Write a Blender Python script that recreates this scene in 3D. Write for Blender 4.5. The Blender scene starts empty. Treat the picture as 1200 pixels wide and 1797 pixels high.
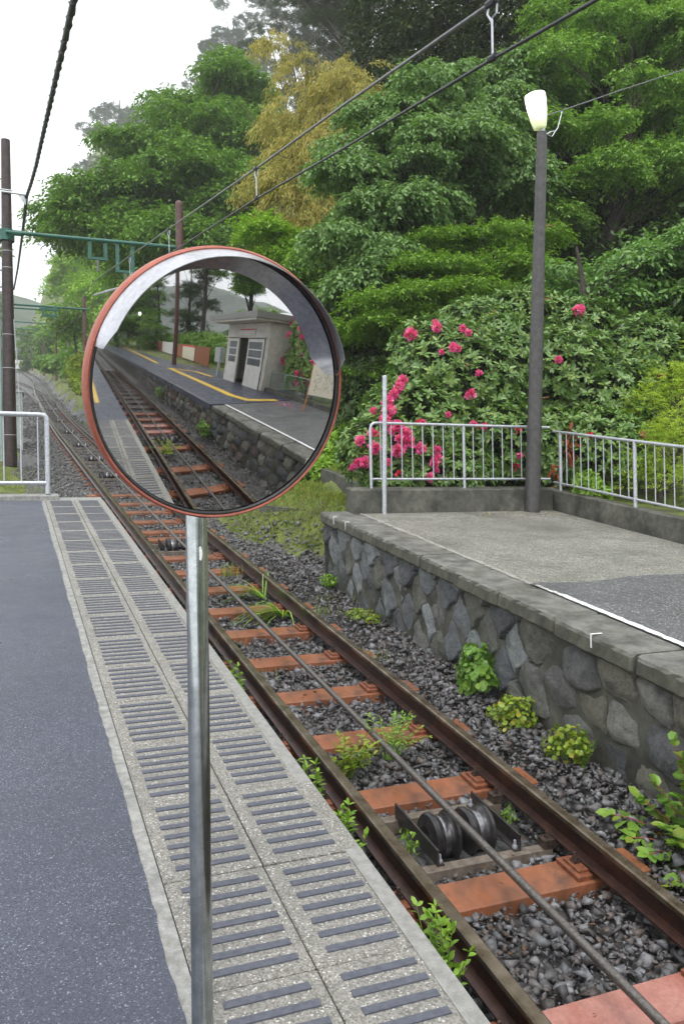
import bpy, bmesh, math, random
import numpy as np
from mathutils import Vector
R = math.radians
SC = bpy.context.scene
COL = SC.collection
rng = np.random.default_rng(7)
random.seed(7)
G = 0.17

# ------------------------------------------------------------------ camera
F, PITCH, ROLL, YAW = 1467.0, R(0.1), R(-0.987), R(21.84)
CAM = np.array([0.0, 0.0, 1.65])
fw = np.array([math.sin(YAW)*math.cos(PITCH), math.cos(YAW)*math.cos(PITCH), math.sin(PITCH)])
rt0 = np.array([math.cos(YAW), -math.sin(YAW), 0.0])
up0 = np.cross(rt0, fw)
AX = math.cos(ROLL)*rt0 + math.sin(ROLL)*up0
UP = -math.sin(ROLL)*rt0 + math.cos(ROLL)*up0
cam_d = bpy.data.cameras.new('camera')
cam = bpy.data.objects.new('camera', cam_d)
COL.objects.link(cam)
from mathutils import Matrix, noise as mnoise
m = Matrix(((AX[0], UP[0], -fw[0], CAM[0]), (AX[1], UP[1], -fw[1], CAM[1]), (AX[2], UP[2], -fw[2], CAM[2]), (0, 0, 0, 1)))
cam.matrix_world = m
cam_d.sensor_fit = 'VERTICAL'
cam_d.sensor_height = 36.0
cam_d.lens = 36.0*F/1797.0
cam_d.clip_start = 0.05
cam_d.clip_end = 3000
SC.camera = cam

# ------------------------------------------------------------------ world, sun, exposure
w = bpy.data.worlds.new('World'); SC.world = w; w.use_nodes = True
nt = w.node_tree; nt.nodes.clear()
sky = nt.nodes.new('ShaderNodeTexSky'); sky.sky_type = 'NISHITA'; sky.sun_disc = False
SUN_EL, SUN_ROT = R(62), R(200)
sky.sun_elevation = SUN_EL; sky.sun_rotation = SUN_ROT; sky.dust_density = 6; sky.air_density = 1.5
hs = nt.nodes.new('ShaderNodeHueSaturation'); hs.inputs['Saturation'].default_value = 0.12
mixc = nt.nodes.new('ShaderNodeMix'); mixc.data_type = 'RGBA'
mixc.inputs['Factor'].default_value = 0.7
mixc.inputs['B'].default_value = (10.0, 10.3, 10.8, 1)
bg = nt.nodes.new('ShaderNodeBackground'); bg.inputs['Strength'].default_value = 0.15
wo = nt.nodes.new('ShaderNodeOutputWorld')
nt.links.new(sky.outputs[0], hs.inputs['Color']); nt.links.new(hs.outputs[0], mixc.inputs['A'])
nt.links.new(mixc.outputs['Result'], bg.inputs['Color']); nt.links.new(bg.outputs[0], wo.inputs[0])
sd = bpy.data.lights.new('sun', 'SUN'); sd.energy = 1.5; sd.angle = R(22); sd.color = (1, .98, .95)
so = bpy.data.objects.new('sun', sd); COL.objects.link(so)
_dir = Vector((math.sin(SUN_ROT)*math.cos(SUN_EL), math.cos(SUN_ROT)*math.cos(SUN_EL), math.sin(SUN_EL)))
so.rotation_euler = _dir.to_track_quat('Z', 'Y').to_euler(); so.location = (0, 0, 60)
SC.view_settings.view_transform = 'Standard'; SC.view_settings.look = 'None'
SC.view_settings.exposure = 0.35; SC.view_settings.gamma = 1
SC.render.engine = 'CYCLES'
cy = SC.cycles
cy.use_denoising = True
cy.max_bounces = 7; cy.diffuse_bounces = 3; cy.glossy_bounces = 4; cy.transmission_bounces = 4
cy.volume_bounces = 2; cy.transparent_max_bounces = 6
cy.sample_clamp_indirect = 6

# ------------------------------------------------------------------ helpers
def Zg(y):
    y = np.asarray(y, float)
    return G*y + 0.014*4*np.log1p(np.exp(np.clip((y-42)/4, -30, 60)))
def at(px, py, Y):
    d = fw + AX*(px-600)/F - UP*(py-898.5)/F
    return CAM + d*(Y/d[1])
def W(x, y, h):
    return (x, y, float(Zg(y))+h)

def tag(o, label=None, cat=None, group=None, kind=None):
    if label: o['label'] = label
    if cat: o['category'] = cat
    if group: o['group'] = group
    if kind: o['kind'] = kind
    return o
def thing(name, loc, label, cat, group=None):
    o = bpy.data.objects.new(name, None); COL.objects.link(o)
    o.location = loc; o.empty_display_size = .1
    return tag(o, label, cat, group)
def rootloc(o):
    v = Vector((0, 0, 0))
    while o is not None:
        v += o.location; o = o.parent
    return np.array(v)
def link_mesh(name, V, faces, mat, parent=None, loc=None, smooth=False, label=None, matids=None, sizes=None):
    """V (n,3) world coordinates. faces: list of tuples or (k,n) int array."""
    me = bpy.data.meshes.new(name)
    V = np.asarray(V, dtype=np.float64).reshape(-1, 3)
    if loc is None: loc = (0, 0, 0)
    base = rootloc(parent) if parent is not None else np.array(loc, float)
    Vl = (V - base).astype(np.float32)
    if isinstance(faces, np.ndarray):
        n, k = faces.shape
        me.vertices.add(len(Vl)); me.vertices.foreach_set('co', Vl.ravel())
        me.loops.add(n*k); me.loops.foreach_set('vertex_index', faces.ravel().astype(np.int32))
        me.polygons.add(n)
        me.polygons.foreach_set('loop_start', (np.arange(n)*k).astype(np.int32))
        me.polygons.foreach_set('loop_total', np.full(n, k, np.int32))
        me.update(calc_edges=True)
    else:
        me.from_pydata([tuple(map(float, v)) for v in Vl], [], faces)
        me.update()
    mats = mat if isinstance(mat, (list, tuple)) else [mat]
    for mm in mats: me.materials.append(mm)
    if matids is not None: me.polygons.foreach_set('material_index', np.asarray(matids, np.int32))
    if smooth: me.polygons.foreach_set('use_smooth', np.ones(len(me.polygons), bool))
    o = bpy.data.objects.new(name, me); COL.objects.link(o)
    if parent is not None: o.parent = parent
    else: o.location = base
    if label: o['label'] = label
    return o

class MB:
    """collects shapes in world coordinates, builds ONE mesh"""
    def __init__(s): s.v = []; s.f = []; s.sm = []
    def add(s, v, f):
        n = len(s.v); s.v += [tuple(map(float, p)) for p in v]; s.f += [tuple(i+n for i in q) for q in f]; return s
    def hexa(s, c):   # 8 corners: bottom 4 ccw, top 4 ccw
        return s.add(c, [(3, 2, 1, 0), (4, 5, 6, 7), (0, 1, 5, 4), (1, 2, 6, 5), (2, 3, 7, 6), (3, 0, 4, 7)])
    def box(s, x0, x1, y0, y1, h0, h1):          # follows the slope: h is above the sloped plane
        q = [(x0, y0), (x1, y0), (x1, y1), (x0, y1)]
        return s.hexa([W(x, y, h0) for x, y in q]+[W(x, y, h1) for x, y in q])
    def bbox(s, x0, x1, y0, y1, h0, h1, b=.01):   # bevelled on top edges and upright corners
        q0 = [(x0, y0), (x1, y0), (x1, y1), (x0, y1)]
        q = [(x0+b, y0), (x1-b, y0), (x1, y0+b), (x1, y1-b), (x1-b, y1), (x0+b, y1), (x0, y1-b), (x0, y0+b)]
        qi = [(x0+2*b, y0+b), (x1-2*b, y0+b), (x1-b, y0+2*b), (x1-b, y1-2*b), (x1-2*b, y1-b), (x0+2*b, y1-b), (x0+b, y1-2*b), (x0+b, y0+2*b)]
        v = [W(x, y, h0) for x, y in q]+[W(x, y, h1-b) for x, y in q]+[W(x, y, h1) for x, y in qi]
        f = [tuple(range(7, -1, -1)), tuple(range(16, 24))]
        for i in range(8):
            j = (i+1) % 8
            f += [(i, j, 8+j, 8+i), (8+i, 8+j, 16+j, 16+i)]
        return s.add(v, f)
    def lbox(s, x0, x1, y0, y1, z0, z1):          # level box, absolute z
        q = [(x0, y0), (x1, y0), (x1, y1), (x0, y1)]
        return s.hexa([(x, y, z0) for x, y in q]+[(x, y, z1) for x, y in q])
    def obox(s, p, u, v_, n):                     # oriented box: corner p, edge vectors u, v, n
        p, u, v_, n = map(np.array, (p, u, v_, n))
        return s.hexa([p, p+u, p+u+v_, p+v_, p+n, p+u+n, p+u+v_+n, p+v_+n])
    def tube(s, pts, rad, n=8, cap=True):
        pts = [np.array(p, float) for p in pts]
        if np.isscalar(rad): rad = [rad]*len(pts)
        base = len(s.v); V = []; Fc = []
        ref = None
        for i, p in enumerate(pts):
            a = pts[max(i-1, 0)]; b = pts[min(i+1, len(pts)-1)]
            d = b-a; d = d/(np.linalg.norm(d)+1e-12)
            if ref is None:
                ref = np.cross(d, [0, 0, 1.] if abs(d[2]) < .9 else [1., 0, 0])
            ref = ref-d*(ref@d); ref /= np.linalg.norm(ref)+1e-12
            q = np.cross(d, ref)
            for k in range(n):
                t = 2*math.pi*k/n
                V.append(p+rad[i]*(math.cos(t)*ref+math.sin(t)*q))
        for i in range(len(pts)-1):
            for k in range(n):
                a = i*n+k; b = i*n+(k+1) % n
                Fc.append((a, b, b+n, a+n))
        if cap:
            Fc.append(tuple(range(n-1, -1, -1))); Fc.append(tuple(range((len(pts)-1)*n, len(pts)*n)))
        return s.add(V, Fc)
    def lathe(s, c, axis, prof, n=24):            # prof: list of (along, radius)
        c = np.array(c, float); axis = np.array(axis, float)/np.linalg.norm(axis)
        ref = np.cross(axis, [0, 0, 1.] if abs(axis[2]) < .9 else [1., 0, 0]); ref /= np.linalg.norm(ref)
        q = np.cross(axis, ref); V = []; Fc = []
        for a, r_ in prof:
            for k in range(n):
                t = 2*math.pi*k/n; V.append(c+axis*a+r_*(math.cos(t)*ref+math.sin(t)*q))
        for i in range(len(prof)-1):
            for k in range(n):
                a = i*n+k; b = i*n+(k+1) % n; Fc.append((a, b, b+n, a+n))
        return s.add(V, Fc)
    def build(s, name, mat, parent=None, loc=None, smooth=False, label=None):
        return link_mesh(name, s.v, s.f, mat, parent, loc, smooth, label)

def autosmooth(o, ang=35):
    me = o.data
    me.polygons.foreach_set('use_smooth', np.ones(len(me.polygons), bool))
    try: me.set_sharp_from_angle(angle=R(ang))
    except Exception: pass
    return o

# ------------------------------------------------------------------ materials
def new_mat(name):
    m_ = bpy.data.materials.new(name); m_.use_nodes = True
    t = m_.node_tree; b = t.nodes['Principled BSDF']
    return m_, t, b
def N(t, kind, **kw):
    n = t.nodes.new(kind)
    for k, v in kw.items():
        if k in n.inputs.keys() if isinstance(k, str) else False: n.inputs[k].default_value = v
        else: setattr(n, k, v)
    return n
def coord(t): return t.nodes.new('ShaderNodeTexCoord').outputs['Object']
def ramp(t, fac, stops):
    r_ = t.nodes.new('ShaderNodeValToRGB'); cr = r_.color_ramp
    while len(cr.elements) < len(stops): cr.elements.new(.5)
    for e, (p, c) in zip(cr.elements, stops):
        e.position = p; e.color = (*c, 1) if len(c) == 3 else c
    t.links.new(fac, r_.inputs[0]); return r_.outputs[0]
def noise(t, co, scale, detail=4, rough=.6):
    n = t.nodes.new('ShaderNodeTexNoise'); n.inputs['Scale'].default_value = scale
    n.inputs['Detail'].default_value = detail; n.inputs['Roughness'].default_value = rough
    t.links.new(co, n.inputs['Vector']); return n.outputs['Fac']
def mixrgb(t, fac, a, b, blend='MIX'):
    n = t.nodes.new('ShaderNodeMix'); n.data_type = 'RGBA'; n.blend_type = blend
    for s_, v in ((n.inputs['Factor'], fac), (n.inputs['A'], a), (n.inputs['B'], b)):
        if hasattr(v, 'links') or hasattr(v, 'is_linked'): t.links.new(v, s_)
        elif isinstance(v, (int, float)): s_.default_value = v
        else: s_.default_value = (*v, 1)
    return n.outputs['Result']
def bump(t, b, h, strength=.3, dist=.01):
    n = t.nodes.new('ShaderNodeBump'); n.inputs['Strength'].default_value = strength; n.inputs['Distance'].default_value = dist
    t.links.new(h, n.inputs['Height']); t.links.new(n.outputs[0], b.inputs['Normal'])
def simple(name, c1, c2, scale=8, rough=.6, metal=0, bs=.2, bd=.003, r2=None, stops=(.35, .65), detail=6, mott=.22):
    m_, t, b = new_mat(name); co = coord(t)
    f = noise(t, co, scale, detail)
    cc = ramp(t, f, [(stops[0], c1), (stops[1], c2)])
    t.links.new(mixrgb(t, 1.0, cc, ramp(t, noise(t, co, scale*7, 4, .7), [(.3, (1-mott,)*3), (.7, (1+mott*.6,)*3)]), 'MULTIPLY'), b.inputs['Base Color'])
    b.inputs['Roughness'].default_value = rough; b.inputs['Metallic'].default_value = metal
    if r2 is not None:
        t.links.new(ramp(t, noise(t, co, scale*.6, 3), [(.3, (rough,)*3), (.7, (r2,)*3)]), b.inputs['Roughness'])
    if bs: bump(t, b, noise(t, co, scale*5, 3), bs, bd)
    return m_

LB = {'pink_petals': 1.05, 'red_petals': 1, 'cream_blossom': 1, 'pale_buds': 1, 'leaf_golden_bamboo': .95, 'leaf_weed': 1.15, 'leaf_yellow_green': 1.1, 'leaf_round': 1.0, 'leaf_shrub': 1.0, 'leaf_cedar': 1.3, 'leaf_undergrowth': .85, 'leaf_dead': 1, 'leaf_bright': 1.45, 'leaf_juniper': 1.8}
def leaf_mat(name, cols, rough=.45, trans=.26, spec=.36):
    """cols: list of base colours picked per leaf"""
    m_, t, b = new_mat(name)
    g = t.nodes.new('ShaderNodeNewGeometry')
    cols = [tuple(min(.85, q*LB.get(name, 1.45)*(1.2, 1.0, .8)[i]) for i, q in enumerate(c_)) for c_ in cols] if name.startswith('leaf_') else cols
    c = ramp(t, g.outputs['Random Per Island'], [(i/(max(len(cols)-1, 1)), c_) for i, c_ in enumerate(cols)])
    t.links.new(c, b.inputs['Base Color'])
    b.inputs['Roughness'].default_value = rough
    b.inputs['Specular IOR Level'].default_value = spec
    tr = t.nodes.new('ShaderNodeBsdfTranslucent')
    t.links.new(mixrgb(t, 1.0, c, (1.3, 1.4, .6), 'MULTIPLY'), tr.inputs['Color'])
    mx = t.nodes.new('ShaderNodeMixShader'); mx.inputs[0].default_value = trans
    t.links.new(b.outputs[0], mx.inputs[1]); t.links.new(tr.outputs[0], mx.inputs[2])
    t.links.new(mx.outputs[0], t.nodes['Material Output'].inputs['Surface'])
    return m_

def asphalt(name, base, spk, scale=220, rough=.5, patch=.25, bs=.5, lt=1.35):
    m_, t, b = new_mat(name); co = coord(t)
    v = t.nodes.new('ShaderNodeTexVoronoi'); v.inputs['Scale'].default_value = scale; t.links.new(co, v.inputs['Vector'])
    sp = t.nodes.new('ShaderNodeSeparateColor'); t.links.new(v.outputs['Color'], sp.inputs[0])
    dark = tuple(c*.55 for c in base); lite = tuple(c*lt for c in base)
    c = ramp(t, sp.outputs[0], [(0, dark), (.5, base), (.93, lite), (.992, spk)])
    big = ramp(t, noise(t, co, 1.3, 6, .65), [(.3, (1-patch,)*3), (.7, (1+patch,)*3)])
    t.links.new(mixrgb(t, 1.0, c, big, 'MULTIPLY'), b.inputs['Base Color'])
    t.links.new(ramp(t, noise(t, co, 2.2, 5), [(.35, (rough*.6,)*3), (.7, (rough*1.25,)*3)]), b.inputs['Roughness'])
    bump(t, b, v.outputs['Distance'], bs, .004)
    return m_

def stained(mt, dark, sc=3.5, lo=.5, hi=.68, f=.75):
    t = mt.node_tree; b = t.nodes['Principled BSDF']; src = b.inputs['Base Color'].links[0].from_socket; co = coord(t)
    k_ = ramp(t, noise(t, co, sc, 8, .72), [(lo, (0,)*3), (hi, (f,)*3)])
    t.links.new(mixrgb(t, k_, src, dark), b.inputs['Base Color'])

M = {}
M['tarmac_blue'] = asphalt('dark_tarmac', (.062, .067, .094), (.26, .27, .32), 260, .42, .08, .4, 1.3)
M['tarmac_grey'] = asphalt('old_tarmac', (.175, .17, .145), (.45, .44, .4), 105, .6, .2, .7, 1.75)
M['tarmac_dark'] = asphalt('newer_tarmac', (.098, .10, .102), (.5, .5, .5), 130, .55, .15)
M['paver'] = asphalt('washed_concrete', (.235, .225, .2), (.62, .6, .56), 190, .65, .12, .8)
M['paver_edge'] = simple('smooth_concrete', (.2, .197, .18), (.29, .285, .265), 30, .6, bs=.3)
M['strip_concrete'] = simple('pale_concrete', (.19, .19, .175), (.34, .335, .315), 22, .7, bs=.5, bd=.004)
M['grip'] = simple('rubber_grip', (.062, .068, .09), (.10, .105, .13), 60, .5, bs=.3)
M['coping'] = simple('coping_stone', (.07, .068, .06), (.2, .195, .175), 5, .45, bs=.7, bd=.006, r2=.75)
M['kerb'] = simple('dirty_concrete', (.035, .035, .028), (.15, .145, .12), 4, .7, bs=.5, bd=.004, detail=8)
stained(M['kerb'], (.02, .022, .014), 2.2, .45, .7, .8); stained(M['coping'], (.06, .062, .035), 2.6, .48, .7, .6); stained(M['paver'], (.10, .098, .088), 1.1, .5, .72, .55)
stained(M['tarmac_grey'], (.09, .088, .075), .9, .48, .66, .5); stained(M['tarmac_dark'], (.06, .06, .06), 1.3, .5, .7, .5); stained(M['tarmac_blue'], (.035, .038, .055), .7, .45, .7, .5)
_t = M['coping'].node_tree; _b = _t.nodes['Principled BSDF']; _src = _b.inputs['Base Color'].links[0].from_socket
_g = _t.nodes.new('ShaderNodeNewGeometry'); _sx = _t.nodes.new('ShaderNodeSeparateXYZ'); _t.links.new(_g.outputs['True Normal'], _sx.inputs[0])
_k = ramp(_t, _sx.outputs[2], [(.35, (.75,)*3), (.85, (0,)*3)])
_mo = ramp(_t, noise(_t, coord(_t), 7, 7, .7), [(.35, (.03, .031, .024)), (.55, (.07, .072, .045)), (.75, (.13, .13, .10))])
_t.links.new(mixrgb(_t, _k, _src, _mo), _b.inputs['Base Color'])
M['white_paint'] = simple('white_paint', (.5, .5, .48), (.82, .82, .8), 18, .55, bs=.2, stops=(.3, .5))
M['yellow_paint'] = simple('yellow_paint', (.55, .36, .05), (.75, .5, .08), 10, .5, bs=.1)
M['galv'] = simple('galvanised_steel', (.42, .44, .47), (.6, .62, .65), 30, .42, .55, bs=.08)
M['galv_shiny'] = simple('wet_galvanised_pole', (.40, .43, .42), (.62, .65, .64), 5, .10, 1.0, bs=.05, r2=.22)
M['rail'] = simple('rusty_rail', (.018, .009, .007), (.062, .026, .018), 14, .3, .3, bs=.3)
M['rail_top'] = simple('worn_rail_head', (.085, .062, .035), (.2, .165, .12), 6, .25, .55, bs=.1)
M['rust_plate'] = simple('rust_brown_plate', (.12, .045, .022), (.28, .09, .04), 25, .5, .1, bs=.4)
M['sleeper'] = simple('orange_painted_steel', (.21, .07, .03), (.33, .118, .052), 5, .3, 0, bs=.15, r2=.6, stops=(.25, .6))
stained(M['sleeper'], (.055, .032, .022), 4.5, .44, .66, .8)
M['sleeper_pale'] = simple('faded_pink_painted_steel', (.34, .13, .10), (.42, .19, .15), 6, .25, 0, bs=.1)
stained(M['sleeper_pale'], (.12, .06, .045), 3, .55, .75, .6)
M['bolt'] = simple('dark_bolt', (.06, .04, .03), (.16, .12, .1), 40, .35, .6, bs=.2)
M['cable'] = simple('steel_rope', (.10, .09, .08), (.2, .185, .17), 60, .4, .5, bs=.4)
M['wheel'] = simple('black_wheel', (.02, .02, .022), (.055, .05, .05), 20, .3, .3, bs=.1)
M['wheel_rim'] = simple('polished_groove', (.14, .14, .145), (.3, .3, .31), 30, .3, .9, bs=.05)
M['dark_steel'] = simple('dark_steel', (.03, .03, .032), (.07, .06, .055), 20, .4, .4, bs=.15)
M['brown_steel'] = simple('weathered_steel_channel', (.14, .11, .085), (.25, .21, .17), 20, .4, .3, bs=.2)
M['lamp_pole'] = simple('dark_painted_pole', (.05, .047, .045), (.085, .08, .078), 12, .5, .1, bs=.15)
M['brown_pole'] = simple('red_brown_concrete_pole', (.07, .032, .028), (.13, .058, .05), 10, .5, bs=.15)
M['dark_pole'] = simple('dark_brown_utility_pole', (.028, .018, .016), (.06, .04, .036), 8, .45, bs=.2)
M['gantry'] = simple('green_painted_steel', (.012, .085, .06), (.03, .15, .105), 8, .4, bs=.1)
M['wire'] = simple('dark_wire', (.03, .03, .035), (.06, .06, .065), 30, .4, .4, bs=0)
M['wire_lite'] = simple('steel_wire', (.14, .14, .15), (.24, .24, .25), 30, .4, .5, bs=0)
M['rubber'] = simple('black_cable_sheath', (.008, .006, .016), (.02, .016, .035), 20, .5, bs=.2)
M['orange'] = simple('orange_plastic', (.33, .085, .05), (.42, .12, .075), 14, .5, bs=.08)
M['hood'] = simple('satin_steel', (.5, .5, .52), (.62, .62, .66), 10, .28, .9, bs=.02)
M['gasket'] = simple('black_rubber', (.012, .012, .012), (.03, .03, .03), 30, .5, bs=.1)
M['bark'] = simple('bark', (.03, .024, .018), (.085, .07, .055), 12, .85, bs=.8, bd=.02)
M['twig'] = simple('twig', (.07, .055, .04), (.16, .13, .10), 20, .8, bs=.2)
M['red_stem'] = simple('red_stem', (.28, .05, .05), (.4, .12, .08), 20, .5, bs=.1)
M['green_stem'] = simple('green_stem', (.1, .2, .03), (.2, .3, .06), 20, .5, bs=.1)
M['cabinet'] = simple('pale_grey_cabinet', (.3, .33, .32), (.4, .43, .42), 6, .5, bs=.05)
M['white_wall'] = simple('off_white_panel', (.56, .55, .52), (.7, .69, .66), 4, .6, bs=.05)
M['grey_wall'] = simple('grey_board', (.52, .5, .45), (.66, .63, .57), 5, .7, bs=.1)
M['brown_fence'] = simple('brown_painted_wood', (.26, .085, .035), (.36, .13, .06), 9, .5, bs=.2)
M['orange_wood'] = simple('orange_wood', (.4, .17, .06), (.52, .25, .1), 12, .6, bs=.2)
M['cream'] = simple('cream_board', (.66, .6, .46), (.74, .69, .56), 6, .5, bs=.03)
M['red'] = simple('red_board', (.55, .06, .04), (.64, .1, .07), 6, .5, bs=.03)
M['dark_int'] = simple('dark_interior', (.02, .025, .022), (.05, .055, .05), 5, .7, bs=0)
M['roof_dark'] = simple('dark_roof', (.06, .065, .075), (.12, .125, .14), 3, .6, bs=.2)
M['fence_green'] = simple('pale_green_steel', (.22, .32, .29), (.32, .42, .39), 20, .5, .2, bs=.05)
M['insul'] = simple('grey_insulator', (.3, .32, .34), (.5, .5, .52), 20, .3, bs=0)

# mirror glass
mm_, t, b = new_mat('convex_mirror'); b.inputs['Metallic'].default_value = 1
co = coord(t)
t.links.new(ramp(t, noise(t, co, 9, 6), [(.35, (.60, .60, .59)), (.7, (.72, .72, .71))]), b.inputs['Base Color'])
t.links.new(ramp(t, noise(t, co, 5, 6), [(.4, (.012,)*3), (.75, (.05,)*3)]), b.inputs['Roughness'])
M['mirror'] = mm_
# lit lamp shade
mm_, t, b = new_mat('lit_lamp_glass'); b.inputs['Base Color'].default_value = (.9, .95, .7, 1)
tc = t.nodes.new('ShaderNodeTexCoord'); sx = t.nodes.new('ShaderNodeSeparateXYZ'); t.links.new(tc.outputs['Generated'], sx.inputs[0])
b.inputs['Roughness'].default_value = .3
t.links.new(ramp(t, sx.outputs[2], [(0.0, (.62, .7, .28)), (.35, (.9, .95, .6)), (.5, (1, 1, .93))]), b.inputs['Emission Color'])
st = ramp(t, sx.outputs[2], [(0.0, (.09,)*3), (.33, (.17,)*3), (.6, (.9,)*3)])
mu = t.nodes.new('ShaderNodeMath'); mu.operation = 'MULTIPLY'; mu.inputs[1].default_value = 4.0
t.links.new(st, mu.inputs[0]); t.links.new(mu.outputs[0], b.inputs['Emission Strength'])
M['lamp'] = mm_
# ballast stones
def stone_mat(name, cols, rough=.55):
    m_, t, b = new_mat(name); g = t.nodes.new('ShaderNodeNewGeometry'); co = coord(t)
    c = ramp(t, g.outputs['Random Per Island'], [(i/(len(cols)-1), c_) for i, c_ in enumerate(cols)])
    f = ramp(t, noise(t, co, 45, 4), [(.3, (.65,)*3), (.7, (1.25,)*3)])
    t.links.new(mixrgb(t, 1, c, f, 'MULTIPLY'), b.inputs['Base Color'])
    b.inputs['Roughness'].default_value = rough
    bump(t, b, noise(t, co, 120, 3), .4, .004); return m_
M['ballast'] = stone_mat('wet_crushed_stone', [(.05, .047, .047), (.09, .087, .088), (.14, .137, .14), (.07, .062, .058), (.19, .187, .195), (.12, .11, .105), (.12, .09, .078), (.08, .08, .084), (.25, .25, .26), (.11, .108, .11)])
M['ballast_far'] = stone_mat('crushed_stone_far', [(.06, .058, .058), (.11, .108, .108), (.16, .155, .155), (.09, .08, .075), (.2, .2, .2), (.08, .075, .06), (.13, .13, .13)], .45)
# stone wall using the stone colour attribute
mm_, t, b = new_mat('rubble_wall'); co = coord(t)
a_ = t.nodes.new('ShaderNodeAttribute'); a_.attribute_name = 'stone'
f = ramp(t, noise(t, co, 16, 10, .78), [(.3, (.42,)*3), (.7, (1.5,)*3)])
t.links.new(mixrgb(t, 1, a_.outputs['Color'], f, 'MULTIPLY'), b.inputs['Base Color'])
t.links.new(ramp(t, noise(t, co, 6, 4), [(.35, (.35,)*3), (.7, (.75,)*3)]), b.inputs['Roughness'])
bump(t, b, noise(t, co, 34, 8, .75), 1., .03); M['wall'] = mm_
# ground
mm_, t, b = new_mat('soil_and_moss'); co = coord(t)
c = ramp(t, noise(t, co, 2.2, 8, .7), [(.3, (.05, .042, .03)), (.42, (.08, .095, .025)), (.55, (.15, .19, .035)), (.75, (.2, .22, .05))])
c2 = ramp(t, noise(t, co, 60, 4), [(.3, (.6,)*3), (.7, (1.3,)*3)])
t.links.new(mixrgb(t, 1, c, c2, 'MULTIPLY'), b.inputs['Base Color']); b.inputs['Roughness'].default_value = .85
bump(t, b, noise(t, co, 40, 6), .8, .03); M['ground'] = mm_
mm_, t, b = new_mat('track_bed'); co = coord(t)
v = t.nodes.new('ShaderNodeTexVoronoi'); v.inputs['Scale'].default_value = 16; t.links.new(co, v.inputs['Vector'])
sp = t.nodes.new('ShaderNodeSeparateColor'); t.links.new(v.outputs['Color'], sp.inputs[0])
c = ramp(t, sp.outputs[0], [(0, (.03, .028, .026)), (.5, (.075, .072, .07)), (1, (.15, .148, .15))])
t.links.new(c, b.inputs['Base Color']); b.inputs['Roughness'].default_value = .5
bump(t, b, v.outputs['Distance'], 1, .03); M['bed'] = mm_

# foliage
M['lf_cornus'] = leaf_mat('leaf_cornus', [(.045, .11, .035), (.085, .185, .07), (.13, .25, .11), (.065, .145, .045), (.18, .31, .17)])  # palest greens put the leaves' glossy sheen into the colour
M['lf_maple'] = leaf_mat('leaf_maple', [(.07, .16, .025), (.10, .22, .03), (.14, .27, .05)])
M['lf_maple2'] = leaf_mat('leaf_fine', [(.05, .125, .025), (.09, .205, .04), (.135, .28, .07), (.18, .34, .10), (.065, .155, .03)])
M['lf_bright'] = leaf_mat('leaf_bright', [(.12, .26, .03), (.17, .33, .04), (.09, .2, .025)])
M['lf_green'] = leaf_mat('leaf_zelkova', [(.05, .13, .025), (.08, .185, .035), (.11, .23, .045), (.06, .145, .03)])
M['lf_dark'] = leaf_mat('leaf_cedar', [(.012, .030, .010), (.024, .052, .016), (.036, .07, .022), (.06, .095, .03)], .6, .08, .3)
M['lf_pine'] = leaf_mat('leaf_pine', [(.025, .055, .032), (.04, .08, .045), (.03, .062, .035)], .6, .1, .3)
M['lf_bamboo'] = leaf_mat('leaf_golden_bamboo', [(.30, .35, .08), (.40, .43, .12), (.24, .29, .07), (.46, .42, .11), (.36, .38, .14), (.28, .33, .08)], .5, .25, .3)
M['lf_rhodo'] = leaf_mat('leaf_rhododendron', [(.045, .11, .035), (.07, .16, .045), (.10, .21, .06), (.06, .13, .045), (.13, .22, .06), (.09, .19, .05)], .32, .14, .45)
M['lf_cherry'] = leaf_mat('leaf_cherry', [(.06, .15, .05), (.09, .2, .065), (.12, .25, .09), (.07, .16, .05)], .4)
M['lf_juniper'] = leaf_mat('leaf_juniper', [(.11, .22, .035), (.17, .3, .05), (.22, .34, .06), (.28, .34, .06)], .5)
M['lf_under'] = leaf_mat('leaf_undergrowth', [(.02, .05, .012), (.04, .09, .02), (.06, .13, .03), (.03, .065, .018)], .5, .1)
M['lf_weed'] = leaf_mat('leaf_weed', [(.1, .24, .03), (.15, .32, .045), (.2, .38, .06), (.12, .26, .03)], .35, .25)
M['lf_weed_y'] = leaf_mat('leaf_yellow_green', [(.16, .28, .035), (.24, .38, .045), (.12, .24, .03), (.3, .3, .05)], .4, .25)
M['lf_round'] = leaf_mat('leaf_round', [(.12, .28, .06), (.16, .36, .08), (.10, .24, .045), (.2, .38, .07)], .35, .25)
M['lf_big'] = leaf_mat('leaf_shrub', [(.11, .26, .05), (.14, .31, .06), (.18, .36, .07), (.2, .27, .05)], .33, .22)
M['lf_dead'] = leaf_mat('leaf_dead', [(.18, .045, .02), (.25, .08, .035), (.12, .035, .02)], .7, .1, .2)
M['lf_litter'] = leaf_mat('dead_leaf_litter', [(.07, .035, .018), (.13, .07, .035), (.09, .05, .02)], .7, .05, .2)
M['grass'] = leaf_mat('grass_blades', [(.14, .23, .03), (.2, .3, .04), (.27, .33, .06), (.3, .27, .06), (.1, .18, .03)], .5, .25, .3)
M['pink'] = leaf_mat('pink_petals', [(.8, .09, .34), (.86, .19, .48), (.74, .05, .27), (.92, .4, .65)], .5, .3, .2)
M['red_fl'] = leaf_mat('red_petals', [(.62, .03, .06), (.7, .06, .12)], .5, .2, .2)
M['bud'] = leaf_mat('pale_buds', [(.45, .4, .16), (.5, .34, .16)], .5, .1, .2)

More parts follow.
